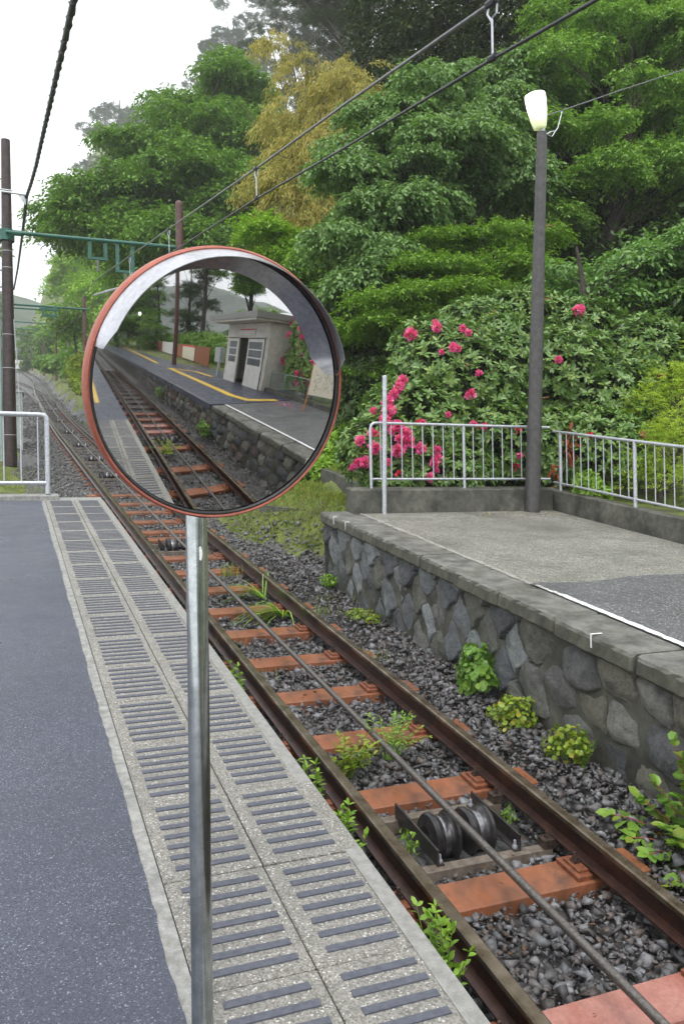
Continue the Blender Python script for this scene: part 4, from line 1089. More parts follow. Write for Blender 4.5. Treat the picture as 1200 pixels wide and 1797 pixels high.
# distant pale house
hs_ = thing('distant_house', W(-2.2, 235, 0), 'tiny pale house at the far end of the track', 'house')
c = on(30, 633, 235); mb = MB(); mb.lbox(c[0]-3.5, c[0]+2.4, 235, 241, c[2]-3, c[2]+2); mb.build('wall', M['white_wall'], hs_)
mb = MB(); zz = c[2]+2; mb.hexa([(c[0]-4, 234.5, zz+.01), (c[0]+3, 234.5, zz+.01), (c[0]+3, 241.5, zz+.01), (c[0]-4, 241.5, zz+.01), (c[0]-3.5, 237.5, zz+1.8), (c[0]+2.5, 237.5, zz+1.8), (c[0]+2.5, 238.5, zz+1.8), (c[0]-3.5, 238.5, zz+1.8)]); mb.build('roof', M['roof_dark'], hs_)

# ================================================================== VEGETATION
def rosettes(P, A, nl, L, Wd, tilt=1.1, jit=.25):
    """leaves radiating round the axis A at points P"""
    n = len(P); A = unit(A); s1 = unit(np.cross(A, rdir(n))); s2 = np.cross(A, s1)
    ph = rng.uniform(0, 6.28, n)[:, None]+np.arange(nl)[None]*2*np.pi/nl+rng.normal(0, .15, (n, nl))
    tl = tilt+rng.normal(0, jit, (n, nl))
    D = A[:, None]*np.cos(tl)[..., None]+(s1[:, None]*np.cos(ph)[..., None]+s2[:, None]*np.sin(ph)[..., None])*np.sin(tl)[..., None]
    D = D.reshape(-1, 3); D[:, 2] -= .12
    PP = np.repeat(P, nl, 0)+unit(D)*.01; U = np.repeat(A, nl, 0)
    Ls = L*rng.uniform(.6, 1.2, len(PP))
    return PP, D, U, Ls, Ls*Wd
def surf(blobs, n, zlo=-.6, inner=.12):
    blobs = np.asarray(blobs); wts = blobs[:, 3]*blobs[:, 5]; wts = wts/wts.sum()
    idx = rng.choice(len(blobs), n, p=wts); d = rdir(n, zlo, 1.); b_ = blobs[idx]
    P = b_[:, :3]+d*b_[:, 3:]*(1-np.abs(rng.normal(0, inner, n)))[:, None]
    nrm = unit(d/b_[:, 3:])
    q = (P[:, None]-blobs[None, :, :3])/blobs[None, :, 3:]
    dd = (q**2).sum(-1); dd[np.arange(n), idx] = 9
    ok = dd.min(1) > .62
    return P[ok], nrm[ok]
def hit(px, py, blobs):
    d = fw+AX*(px-600)/F-UP*(py-898.5)/F; best = None
    for b_ in blobs:
        o = (CAM-b_[:3])/b_[3:]; e = d/b_[3:]; A_ = e@e; B_ = o@e; C_ = o@o-1; D_ = B_*B_-A_*C_
        if D_ > 0:
            t_ = (-B_-math.sqrt(D_))/A_
            if best is None or t_ < best: best = t_
    return None if best is None else CAM+d*best
def truss(P, ax, r_, mat, parent, name='flower_cluster', n=46):
    d = unit(rdir(n)+np.array(ax)*.7); PP = P+d*r_*.45
    D = unit(d+rng.normal(0, .35, (n, 3))); U = unit(rng.normal(0, 1, (n, 3)))
    return leaf_obj(name, PP, D, U, r_*rng.uniform(.6, .95, n), r_*.75, M[mat], parent, droop=.25, fold=.25, kind=6)

# ---- rhododendron behind the kerb
rb = pxpads([(735, 760, 11.2, .95, .9), (665, 790, 10.9, .62, .9), (800, 680, 11.5, 1.1, .9), (760, 620, 11.9, .75, .8), (870, 640, 11.7, 1.0, .8), (860, 780, 11.0, .9, .9), (980, 660, 11.4, 1.0, .8), (960, 800, 10.9, .85, .9),
             (830, 575, 12.2, .7, .7), (920, 560, 12.2, .8, .7), (1060, 700, 11.0, .95, .8), (1120, 630, 11.0, .9, .8), (1050, 800, 10.3, .8, .9), (1020, 590, 11.6, .8, .8), (700, 830, 10.75, .6, .8), (790, 830, 10.8, .7, .8), (690, 720, 11.2, .5, .8)])
rh = thing('rhododendron_bush', (7.0, 11.2, float(Zg(11.2))), 'large rhododendron with pink flowers behind the railing on the right platform', 'flowering bush')
mb = MB(); bb = np.array([7.0, 11.3, float(Zg(11.3))-.1])
for p in rb:
    c = p[:3]; m1 = bb+(c-bb)*.5+rng.normal(0, .12, 3); mb.tube([bb+rng.normal(0, .25, 3)*[1, .6, 0], m1, c], [.045, .03, .014], 6)
    for k_ in range(7):
        e_ = c+rdir(1, -.2, 1)[0]*p[3:]*.85; mb.tube([c+rng.normal(0, .1, 3), (c+e_)/2+rng.normal(0, .05, 3), e_], [.014, .009, .005], 4, False)
mb.build('stems', M['bark'], rh)
P, A = surf(rb, 8200, -.7); A = unit(A+[0, 0, .5]+rng.normal(0, .3, P.shape))
leaf_obj('foliage', *rosettes(P, A, 8, .108, .42, 1.15), M['lf_rhodo'], rh, droop=.12, fold=.12, kind=6)
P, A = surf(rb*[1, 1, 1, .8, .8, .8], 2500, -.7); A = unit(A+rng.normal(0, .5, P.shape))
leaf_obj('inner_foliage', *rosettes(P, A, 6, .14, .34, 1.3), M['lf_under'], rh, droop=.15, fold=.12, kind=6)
P, A = surf(rb, 260, 0.); P = P+A*.05
for k_ in range(0, len(P), 12): leaf_obj('bud_cluster', *rosettes(P[k_:k_+1], unit(A[k_:k_+1]+[0, 0, 1]), 5, .06, .5, .3), M['bud'], rh, kind=6)
FL = [(721, 588, 1.1), (766, 575, .8), (795, 610, .7), (803, 612, .5), (812, 577, .6), (822, 584, .5), (1015, 545, 1.), (980, 632, .6), (825, 692, .85), (706, 668, .85), (699, 680, .8), (690, 692, .8), (680, 706, 1.0), (682, 722, 1.), (676, 738, .9), (656, 722, .6), (632, 774, .8), (640, 812, .9), (628, 814, .7), (657, 786, .9), (697, 748, .9), (712, 762, 1.), (716, 778, 1.), (697, 790, 1.), (738, 788, .9), (766, 805, .8), (762, 812, .7), (755, 838, .7), (767, 790, .6), (700, 770, .6), (680, 812, .5), (652, 760, .6), (850, 748, .5), (830, 744, .5), (763, 565, .4), (840, 655, .5), (775, 618, .4), (1160, 660, .5), (912, 800, .45), (688, 756, .5), (618, 820, .5), (742, 742, .4), (786, 728, .4), (1128, 762, .4), (765, 826, .4)]
for px, py, s_ in FL:
    p = hit(px, py, rb)
    if p is None: p = at(px, py, 10.75)
    dd = unit(CAM-p); truss(p+dd*.07, dd*.8+[0, 0, .3], .078*s_+.012, 'pink', rh)
for px, py in [(736, 742), (905, 820), (1036, 765), (910, 755), (846, 752), (700, 833), (660, 762)]:
    p = hit(px, py, rb)
    if p is not None: truss(p+unit(CAM-p)*.05, [0, 0, 1], .05, 'red_fl', rh, 'red_bud_cluster', 20)
# dead leaves and low green plant by the kerb
d_ = thing('withered_branch', (7.35, 10, float(Zg(10))+.3), 'withered branch with red-brown dead leaves behind the right railing', 'dead leaves')
P = np.array([at(px+rng.normal(0, 5), py+rng.normal(0, 10), 10.0) for px, py in [(975, 820), (980, 840), (1000, 770), (1003, 785), (1015, 790), (998, 800), (972, 850), (1000, 755)] for _ in range(6)])
leaf_obj('dead_leaves', P, rng.normal(0, .5, P.shape)+[0, 0, -1.], rdir(len(P)), .14, .045, M['lf_dead'], d_, kind=6, fold=.3, droop=.3)
mb = MB(); mb.tube([at(1005, 745, 10.05), at(1000, 790, 10.05), at(975, 860, 10.1), (7.4, 10.2, float(Zg(10.2))-.1)], .008, 5); mb.build('branch', M['twig'], d_)
def bush(name, label, cat, blobs, n, nl, L, Wd, mat, kind=6, inner=None, tilt=1.1, group=None, zlo=-.3):
    blobs = np.asarray(blobs); b0 = blobs[:, :3].mean(0); lo = blobs[:, 2].min()-blobs[:, 5].max()
    root = thing(name, (b0[0], b0[1], lo), label, cat, group)
    mb = MB()
    for p in blobs:
        for _ in range(4): mb.tube([[b0[0], b0[1], lo-.05], (p[:3]+[b0[0], b0[1], lo])/2+rng.normal(0, .05, 3), p[:3]+rdir(1, 0, 1)[0]*p[3:]*.7], [.015*p[3]+.004, .01*p[3]+.003, .004], 5, False)
    mb.build('stems', M['twig'], root)
    P, A = surf(blobs, n, zlo, .2); A = unit(A+[0, 0, .4]+rng.normal(0, .3, P.shape))
    leaf_obj('foliage', *rosettes(P, A, nl, L, Wd, tilt), M[mat], root, kind=kind, fold=.15)
    return root
bush('kerb_plant', 'small bright green leafy plant growing over the kerb under the right railing', 'plant', [[*at(1030, 855, 9.3), .17, .17, .2], [*at(1050, 870, 9.2), .13, .13, .1]], 110, 7, .1, .42, 'lf_weed')
pads = grow(pxpads([(1150, 720, 9.9, .4, .7), (1205, 700, 9.7, .5, .8), (1180, 790, 9.2, .45, .9), (1225, 760, 9.0, .5, .9), (1150, 840, 9.3, .3, .9), (1120, 850, 9.5, .25, .9), (1215, 860, 8.7, .4, .9), (1240, 640, 9.8, .5, .9), (1170, 670, 10.0, .3, .8)]), 12, .17, .6)
tree('juniper_bush', 'feathery yellow-green conifer bush at the right edge behind the railing', 'bush', (8.3, 9.2, float(Zg(9.2))+.1), tuple(at(1190, 700, 9.6)), pads, 1500, 22, .035, .3, 'lf_juniper', .04, spread=.22, droop=.2, every=2, updir=.4)
# azalea bushes left of it
bush('azalea_bush', 'low bright green leafy bush just right of the lower mirror rim', 'bush', pxpads([(585, 800, 15.2, .5, .9), (560, 830, 14.8, .4, .9), (600, 770, 15.6, .45, .9), (620, 820, 14.2, .3, .9)]), 900, 8, .13, .36, 'lf_bright')
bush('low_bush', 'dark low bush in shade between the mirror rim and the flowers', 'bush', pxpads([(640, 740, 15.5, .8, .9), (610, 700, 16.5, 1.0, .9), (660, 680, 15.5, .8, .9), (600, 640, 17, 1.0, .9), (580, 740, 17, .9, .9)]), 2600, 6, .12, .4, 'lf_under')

# ---- cherry at the right edge
pads = grow(pxpads([(1110, 470, 12.4, .75, .5), (1180, 450, 12.2, .8, .5), (1050, 520, 12.6, .7, .5), (1150, 560, 12., .9, .5), (1200, 540, 11.8, .8, .5), (1090, 590, 12.2, .7, .5), (1010, 480, 13, .35, .5), (1230, 440, 11.6, .8, .6), (1215, 640, 11.2, .8, .6)]), 9, .38, .4)
tree('cherry_tree', 'cherry tree with drooping soft green leaves at the right edge above the flowering bush', 'tree', (9.8, 12.4, float(Zg(12.4))+.6), (9.3, 12.0, at(1150, 450, 12)[2]), pads, 2100, 12, .12, .46, 'lf_cherry', .12, spread=.36, droop=.55, every=3, kind=6, fold=.15)
# ---- big cornus like tree
core = pxpads([(660, 300, 17.5, 1.25), (720, 215, 18, 1.2), (800, 175, 18.2, 1.3), (870, 150, 18.6, 1.1), (760, 280, 17, 1.3), (680, 390, 16.8, 1.1), (620, 440, 16.8, .8), (750, 380, 16.6, 1.1), (830, 260, 17.4, 1.2), (880, 330, 17, 1.0), (640, 500, 16.4, .8), (700, 480, 16.2, .7), (900, 220, 18.2, 1.)], .62)
pads = grow(core, 10, .46, .5)
tree('dogwood_tree', 'large broadleaf tree with leaves partly coloured pale for sheen, in layered sprays left of the lamp post', 'tree', (9.9, 17.4, float(Zg(17.4))+1.2), tuple(at(790, 190, 18)), pads, 10500, 14, .115, .52, 'lf_cornus', .2, spread=.42, droop=.55, every=3, kind=6, fold=.2, ldroop=.3)
# ---- right upper broadleaf tree
core = pxpads([(1000, 110, 17.5, 1.2), (1080, 60, 18, 1.3), (1160, 90, 17.5, 1.3), (1010, 250, 16.8, 1.0), (1100, 190, 17, 1.2), (1190, 190, 16.6, 1.2), (1060, 330, 16.4, 1.0), (1140, 300, 16.4, 1.1), (960, 330, 16.8, .7), (1200, 330, 16, 1.1), (1030, 10, 18.5, 1.2), (1140, -20, 18.5, 1.5), (985, 400, 16.4, .5), (1230, 60, 17, 1.5), (1240, 250, 16, 1.3)], .6)
pads = grow(core, 7, .42, .55)
tree('tall_broadleaf_tree', 'tall broadleaf tree with fine green leaves filling the upper right corner', 'tree', (13., 17.2, float(Zg(17))+2.6), tuple(at(1110, 60, 17.6)), pads, 7600, 14, .11, .46, 'lf_maple2', .2, spread=.42, droop=.45, every=3, kind=4, fold=.2)
# ---- maple in front, layered
core = pxpads([(830, 440, 15.4, 1.0, .35), (760, 480, 15.2, .9, .35), (890, 420, 15.6, .8, .35), (700, 540, 15, .8, .35), (880, 490, 15, .9, .35), (940, 500, 14.8, .6, .35), (650, 590, 15.4, .9, .35), (620, 660, 15.6, .8, .35), (720, 570, 14.8, .7, .35), (800, 530, 14.6, .8, .35), (930, 560, 14.6, .6, .35)])
pads = grow(core, 10, .42, .22)
tree('maple_tree', 'fine leaved maple in flat layers above the flowering bush left of the lamp post', 'tree', (8.8, 15.6, float(Zg(15.6))+.4), tuple(at(810, 430, 15.4)), pads, 6500, 14, .08, .5, 'lf_maple', .12, spread=.34, droop=.3, every=3)
# ---- dark conifers behind
def conifer(name, label, base, top, rad, nsp, mat, L=.3, wd=.16, nb=46, cat='conifer', droop=.5, flat=.28, r0=.3, lo=.18, group=None, per=12):
    base = np.array(base, float); top = np.array(top, float); H_ = top-base; pads = []
    for i in range(nb):
        t_ = lo+(1-lo)*(i+.5)/nb; a = i*2.4+rng.normal(0, .3); rr = rad*(1-t_)**.7*rng.uniform(.6, 1.1)+.25
        c = base+H_*t_+np.array([math.cos(a), math.sin(a), -.12])*rr*.62
        pads.append([*c, rr*.55, rr*.55, rr*flat+.2])
    pads = np.array(pads)
    return tree(name, label, cat, tuple(base), tuple(top), pads, nsp, per, L, wd, mat, r0, group, spread=L*2.4, droop=droop, every=2, twigs=False)
def gpt(px, Y, dh=0):
    p = at(px, 600, Y); return (p[0], Y, float(Zg(Y)+lat(np.array([p[0]]), np.array([float(Y)]))[0])+dh)
for px, Y, tpx, tpy, rad, lb in [(690, 27, 700, -140, 3.6, 'dark cedar at the top of the picture, leftmost of the dark cedars behind the dogwood'),
                                 (800, 25, 805, -220, 3.6, 'dark cedar rising behind the dogwood tree, under the overhead wires'),
                                 (910, 24, 925, -260, 3.6, 'dark cedar directly behind the lamp head'),
                                 (1030, 23, 1040, -300, 3.4, 'dark cedar between the lamp post and the upper right tree'),
                                 (1170, 21.5, 1180, -350, 3.6, 'dark cedar behind the tree in the upper right corner')]:
    conifer('cedar_tree', lb, gpt(px, Y, -.3), at(tpx, tpy, Y), rad*1.15, 7500, 'lf_dark', .22, .3, 60, r0=.26, group='dark cedars on the slope', lo=.05)
# thicket of dark foliage over the slope
def thicket(name, label, boxes, n, L, Wd, mat):
    PP = []
    for (xa, xb, ya, yb, ha, hb, k_) in boxes:
        q = int(n*k_); x = rng.uniform(xa, xb, q); y = rng.uniform(ya, yb, q)
        cl = np.sin(x*1.9+y*.7)*np.cos(y*1.3-x*.8)
        h = ha+(hb-ha)*rng.random(q)**.8*(.75+.25*cl)
        z = Zg(y)+lat(x, y)+h; PP.append(np.stack([x, y, z], -1))
    P = np.concatenate(PP); P = np.repeat(P, 9, 0)+rng.normal(0, .28, (len(P)*9, 3))*[1, 1, .6]
    D = rng.normal(0, 1, P.shape)*[1, 1, .5]+[0, 0, -.35]; U = unit(np.array([0, 0, 1.])+rng.normal(0, .4, P.shape))
    Ls = L*rng.uniform(.6, 1.3, len(P))
    o = leaf_obj(name, P, D, U, Ls, Ls*Wd, M[mat]); tag(o, label, 'undergrowth', kind='stuff'); return o
thicket('undergrowth', 'dark leafy undergrowth covering the wooded slope behind the trees', [(7.6, 12, 16, 22, .0, 1.8, .28), (9.5, 16, 17.5, 27, .2, 3.2, .36), (7.4, 11, 11.5, 16, -.1, .9, .12), (8.2, 14, 22, 40, .0, 3.4, .35), (11, 18, 8, 17, 0, 3, .25)], 16000, .2, .5, 'lf_under')
# ---- golden bamboo
core = pxpads([(590, 190, 25, 1.1, 1.1), (525, 120, 26, .5, .9), (612, 170, 24.4, 1.1, 1.1), (540, 300, 24.5, 1.2, 1.1), (492, 320, 24.5, .6, .8), (590, 290, 24, 1.3, 1.2), (550, 380, 23.6, 1.1, 1.1), (620, 380, 23.4, 1.0, 1.1), (490, 80, 26.5, .45, .7), (640, 240, 24, .8, 1.3), (500, 210, 25.4, .7, .9)])
pads = grow(core, 9, .5, .8)
bbm = thing('golden_bamboo', gpt(600, 24.5), 'tall drooping golden yellow bamboo clump between the green tree and the dogwood', 'bamboo')
mb = MB(); b0 = np.array(bbm.location)
for p in core:
    for _ in range(3):
        c = p[:3]+rng.normal(0, .4, 3); s_ = b0+rng.normal(0, .4, 3)*[1, 1, 0]; m1 = s_*[.35, .35, .3]+c*[.65, .65, .7]+[0, 0, 1.1]
        mb.tube([s_, s_*.45+m1*.55, m1, c+[-.2, 0, .5], c+[-.7, 0, -.3]], [.03, .026, .02, .012, .004], 5, False)
mb.build('culms', M['twig'], bbm)
PP = []; DD = []
for i in range(520):
    p = core[rng.choice(len(core), p=core[:, 3]**2/(core[:, 3]**2).sum())]; q = p[:3]+rdir(1, -.6, 1)[0]*p[3:]*rng.uniform(.5, 1.05)
    a_ = rng.normal(0, 1, 2)+[-.5, -.2]; a_ = a_/np.linalg.norm(a_); l = rng.uniform(.6, 1.25); k_ = 110
    t_ = rng.random(k_)**.8; arc = q+np.stack([a_[0]*l*t_, a_[1]*l*t_, l*(.25*t_-1.0*t_**2)], -1)+rng.normal(0, .07, (k_, 3))*(.5+t_[:, None])
    PP.append(arc); DD.append(np.stack([a_[0]*.55+rng.normal(0, .3, k_), a_[1]*.55+rng.normal(0, .3, k_), -.35-.9*t_+rng.normal(0, .25, k_)], -1))
P = np.concatenate(PP); D = np.concatenate(DD); U = rdir(len(P)); Ls = .15*rng.uniform(.6, 1.2, len(P))
leaf_obj('foliage', P, D, U, Ls, Ls*.2, M['lf_bamboo'], bbm)
# bright small tree beneath it
pads = grow(pxpads([(480, 420, 21, .7, .5), (450, 400, 21.5, .5, .5), (510, 450, 20.6, .6, .5), (560, 470, 20, .7, .5)]), 9, .35, .35)
tree('young_maple', 'small bright yellow-green maple just above the top right of the mirror rim', 'tree', gpt(520, 21), tuple(at(485, 400, 21)), pads, 900, 13, .11, .5, 'lf_bright', .06, spread=.3, droop=.3, every=3)
pads = grow(pxpads([(560, 560, 19, 1.0, .5), (530, 500, 19.5, 1.0, .5), (600, 530, 18.5, .9, .5), (590, 620, 18, 1.0, .5), (550, 680, 18, 1.0, .6), (600, 700, 17.4, .8, .6)]), 9, .45, .35)
tree('shaded_maple', 'darker green tree in shade right of the mirror visor', 'tree', gpt(580, 19), tuple(at(560, 510, 19)), pads, 2200, 13, .12, .5, 'lf_green', .1, spread=.36, droop=.4, every=3)
# ---- big green tree on the left
core = pxpads([(400, 170, 44, 2.2), (350, 230, 42, 2.2), (440, 260, 42, 2.4), (290, 270, 42, 2.0), (360, 330, 39, 2.4), (270, 340, 40, 2.2), (200, 330, 41, 1.9), (440, 370, 38, 2.2), (170, 400, 41, 1.9), (250, 420, 40, 2.0), (135, 410, 44, 1.3), (255, 490, 50, 2.4), (330, 430, 37, 2.2), (270, 560, 50, 2.2), (390, 130, 45, 1.2), (320, 190, 44, 1.4), (230, 260, 43, 1.3), (420, 450, 36, 2.), (120, 370, 43, 1.), (350, 520, 34, 2.)], .62)
pads = grow(core, 10, .85, .5)
tree('large_green_tree', 'huge fresh green broadleaf tree leaning over the track behind the green beam', 'tree', gpt(300, 42), tuple(at(370, 200, 43)), pads, 14000, 12, .24, .44, 'lf_green', .4, spread=.85, droop=.5, every=4, kind=4)
# trees up the line
core = pxpads([(140, 490, 110, 3.6), (112, 510, 112, 2.8), (180, 490, 95, 3.8), (205, 520, 85, 3.6), (220, 590, 80, 3.4), (185, 560, 90, 3.4), (240, 500, 75, 3.2), (165, 540, 104, 3.4), (130, 560, 110, 3.2), (250, 560, 70, 3.)], .7)
tree('spreading_green_tree', 'spreading fresh green tree behind the second and third distant gantries', 'tree', gpt(215, 92), tuple(at(200, 490, 92)), grow(core, 9, 1.3, .5), 5200, 10, .42, .44, 'lf_bright', .35, spread=1.2, every=3, droop=.4)
for (px, Y, r_, lb, mt_) in [(152, 100, 3.4, 'rounded light green tree below the misty hill', 'lf_bright'), (114, 128, 4, 'distant green tree where the track bends away', 'lf_green'), (76, 170, 5., 'small misty green tree at the far end of the track', 'lf_green')]:
    g0 = np.array(gpt(px, Y)); py0 = 640-(Y < 100)*0
    core = np.array([[*(g0+[rng.normal(0, .8)-.3, rng.normal(0, 1), z]), r_*.55, r_*.55, r_*.36] for z in np.linspace(1.0, at(px, 560 if Y < 110 else 585, Y)[2]-g0[2]-.3, 8)])
    pads = grow(core, 9, r_*.28, .4)
    tree('lineside_tree', lb, 'tree', tuple(g0), tuple(g0+[0, 0, core[-1][2]-g0[2]]), pads, 1700, 10, .3+.002*Y, .45, mt_, .16, 'trees along the far track', spread=.7, every=3, droop=.4)
bush('red_tinged_bush', 'rounded bush with reddish leaves left of the mirror rim beside the track', 'bush', pxpads([(155, 650, 44, 1.1, .8), (165, 680, 42, .9, .8), (150, 670, 43, .7, .8)]), 900, 6, .22, .4, 'lf_weed_y')
bush('trackside_bush', 'low green hedge-like bush between the distant poles', 'bush', pxpads([(112, 645, 85, 2., .6), (88, 640, 105, 2., .6), (142, 655, 66, 1.5, .6), (150, 640, 66, 1.8, .8)]), 1500, 6, .4, .4, 'lf_green')
# white flowering branch
P = np.array([at(130+rng.normal(0, 16), 560+rng.normal(0, 10)+(k_ % 3)*6, 58) for k_ in range(110)])
o = thing('white_flowering_tree', gpt(135, 58), 'tree with horizontal sprays of cream white blossom beside the brown gantry pole', 'tree')
mb = MB(); mb.tube([gpt(135, 58), tuple(at(135, 620, 58)), tuple(at(128, 560, 58))], [.12, .09, .03], 6); mb.build('trunk', M['bark'], o)
M['blossom'] = leaf_mat('cream_blossom', [(.6, .62, .42), (.7, .7, .55)], .5, .2, .2)
leaf_obj('blossom', np.repeat(P, 4, 0)+rng.normal(0, .15, (440, 3))*[2, 1, .5], rng.normal(0, 1, (440, 3))*[1, 1, .2], np.array([[0, 0, 1.]]*440), .28, .2, M['blossom'], o)
leaf_obj('foliage', np.repeat(P, 12, 0)+rng.normal(0, .5, (1320, 3)), rng.normal(0, 1, (1320, 3)), np.array([[0, 0, 1.]]*1320), .35, .16, M['lf_green'], o)
# misty pines
def pine(label, base, top, cores, n, Y, k_=3.0, mt='lf_pine'):
    cores = cores.copy()
    for c in cores: c[:3] = CAM+(c[:3]-CAM)*k_; c[3:] *= k_
    Y *= k_; top = CAM+(np.array(top)-CAM)*k_; base = CAM+(np.array(base)-CAM)*k_; base = (base[0], base[1], float(Zg(base[1])+lat(base[:1], base[1:2])[0])-.5)
    pads = grow(cores, 10, .55*Y/60, .3)
    return tree('pine_tree', label, 'pine tree', base, top, pads, int(n*.9), 26, .2*Y/60, .16, mt, .28*k_, 'misty pines above the big green tree', spread=.5, droop=.0, every=2, updir=.5)
pine('pale misty pine standing clear against the sky at the left', gpt(215, 88), tuple(at(210, 175, 88)), pxpads([(205, 200, 88, 2.2, .35), (180, 225, 88, 2.2, .35), (235, 210, 88, 2.4, .35), (160, 245, 88, 1.6, .35), (215, 250, 88, 2.6, .4), (240, 280, 88, 2.4, .4), (180, 290, 88, 1.6, .3), (150, 295, 88, .9, .3)]), 1500, 88)
pine('darker misty conifer behind the left edge of the big green tree', gpt(130, 80), tuple(at(128, 320, 80)), pxpads([(128, 335, 80, 1.3, .4), (110, 345, 80, 1., .4), (150, 350, 80, 1.6, .5)]), 500, 80)
pine('misty pine with horizontal boughs left of the tallest conifers', gpt(400, 66), tuple(at(410, 40, 66)), pxpads([(360, 110, 66, 1.2, .35), (400, 80, 66, 2.2, .4), (430, 130, 66, 2.6, .5), (390, 160, 66, 2.2, .5), (350, 150, 68, 1.2, .4), (440, 60, 66, 2.2, .5), (470, 150, 64, 2.8, .6), (440, 210, 62, 2.6, .6), (400, 5, 66, 1.6, .3), (470, 20, 66, 1.8, .3)]), 3000, 66)
pine('tall misty pine behind the golden bamboo', gpt(520, 56), tuple(at(520, -60, 56)), pxpads([(520, 40, 56, 2.6, .5), (560, 80, 56, 2.6, .5), (480, 80, 56, 2.2, .5), (540, 140, 54, 2.8, .6), (600, 60, 54, 2.2, .5), (500, 200, 54, 2.4, .7), (460, 270, 52, 2.4, .7), (480, 340, 50, 2.4, .7), (560, 0, 56, 2.2, .4), (500, -20, 56, 2., .4), (430, 300, 52, 1.8, .7), (620, 130, 52, 1.8, .6), (570, 120, 54, 2.4, .7), (540, 200, 52, 2.4, .7)]), 6500, 56, 1.7)
pine('dark pine with sky showing through its boughs above the bamboo', gpt(640, 42), tuple(at(630, -80, 42)), pxpads([(620, 20, 42, 1.8, .4), (580, -10, 42, 1.6, .4), (650, 60, 42, 1.3, .4), (600, 80, 42, 1.2, .4), (670, -10, 42, 1.6, .4), (650, 110, 42, .9, .4), (560, 50, 42, 1.2, .4), (590, 30, 42, 1.4, .5), (530, 10, 42, 1.2, .4), (620, 160, 40, 1.2, .5)]), 4200, 42, 1.15, 'lf_dark')
# trees left of the line, partly hidden by the dark pole
for px, Y, z1, lb in ((-40, 55, 520, 'green tree at the extreme left edge behind the dark utility pole'), (-60, 34, 330, 'pale green tree whose twigs show left of the dark pole top')):
    g0 = np.array([at(px, 600, Y)[0], Y, float(Zg(Y))-1.2]); zt_ = at(px, z1, Y)[2]
    core = np.array([[g0[0]+rng.normal(0, .3)-.6, Y+rng.normal(0, .5), z, 1.5, 1.5, 1.0] for z in np.linspace(g0[2]+2, zt_, 7)])
    tree('lineside_tree', lb, 'tree', tuple(g0), (g0[0], Y, zt_), grow(core, 8, .6, .4), 1400, 10, .2, .45, 'lf_green', .16, 'trees along the far track', spread=.5, every=3)

# ---- weeds
def atX(px, py, X):
    d = fw+AX*(px-600)/F-UP*(py-898.5)/F; return CAM+d*(X/d[0])
def mound(name, label, c, r_, n, L, Wd, mat, kind=6, zlo=-.5, cat='weed', stem='green_stem'):
    c = np.array(c); root = thing(name, (c[0], c[1], c[2]-r_[2]), label, cat)
    d = rdir(n, zlo, 1.); k_ = 1-np.abs(rng.normal(0, .16, n)); k_ = k_*(1+.28*np.sin(d[:, 1]*5+c[1]*9)*np.cos(d[:, 2]*6+c[1])+.1*np.sin(d[:, 1]*13)); P = c+d*np.array(r_)*k_[:, None]*1.05
    nn = unit(d/np.array(r_)+[0, 0, 1.5]); D = unit(np.cross(nn, rdir(n))+d*.8+[0, 0, -.25])
    Ls = L*rng.uniform(.55, 1.25, n); leaf_obj('leaves', P-D*Ls[:, None]*.5, D, nn, Ls, Ls*Wd, M[mat], root, kind=kind, fold=.12, droop=.2)
    mb = MB()
    for i in range(0, n, 6): mb.tube([c-[0, 0, r_[2]], c+(P[i]-c)*.5+[0, 0, .01], P[i]], [.0035, .0028, .002], 4, False)
    mb.build('stems', M[stem], root); return root
mound('round_leaf_weed', 'dense mound of round bright green leaves hanging on the stone wall', (3.66, 6.15, .26), (.13, .2, .27), 330, .062, .95, 'lf_round')
mound('low_weed', 'yellow-green leafy weed at the foot of the wall below the round leaved mound', (3.64, 5.55, .05), (.16, .2, .16), 420, .042, .85, 'lf_weed_y')
mound('low_weed', 'small yellow-green weed at the wall foot beside a spiky stem, third from the far end', (3.63, 4.88, -.02), (.13, .17, .15), 300, .04, .85, 'lf_weed_y')
def stems(name, label, tips, base, nper, L, Wd, mat, stem, rad=.003, kind=6, cat='weed', up=.35, t0=.25, dr=.15):
    base = np.array(base, float); root = thing(name, tuple(base), label, cat); mb = MB(); P = []; D = []; U = []; LL = []
    for tp_ in tips:
        tp_ = np.array(tp_, float); b1 = base+rng.normal(0, .015, 3)*[1, 1, 0]; m1 = (b1+tp_)/2+[0, 0, np.linalg.norm(tp_-b1)*up*.3]
        pts = [b1, b1*.25+m1*.5+((b1+m1)/2)*.25, m1, m1*.4+tp_*.6+[0, 0, .01], tp_]; mb.tube(pts, [rad*1.4, rad*1.2, rad, rad*.8, rad*.5], 5, False)
        dd = unit(tp_-m1); sd_ = unit(np.cross(dd, [0, 0, 1.]))
        for i in range(nper):
            t_ = t0+(1-t0)*(i+1)/nper; q = (1-t_)**2*b1+2*t_*(1-t_)*m1+t_*t_*tp_; s_ = 1 if i % 2 else -1
            for ss in ((s_,) if i < nper-1 else (1, -1, 0)):
                P.append(q); D.append(sd_*ss*.9+dd*(.45 if ss else 1)+rng.normal(0, .2, 3)+[0, 0, .05]); U.append(unit(np.array([0, 0, 1.])+rng.normal(0, .3, 3))); LL.append(L*rng.uniform(.7, 1.15)*(.65+.35*min(1, (1-t_)*3+.4)))
    mb.build('stems', M[stem], root); LL = np.array(LL)
    leaf_obj('leaves', np.array(P), np.array(D), np.array(U), LL, LL*Wd, M[mat], root, kind=kind, fold=.12, droop=dr); return root
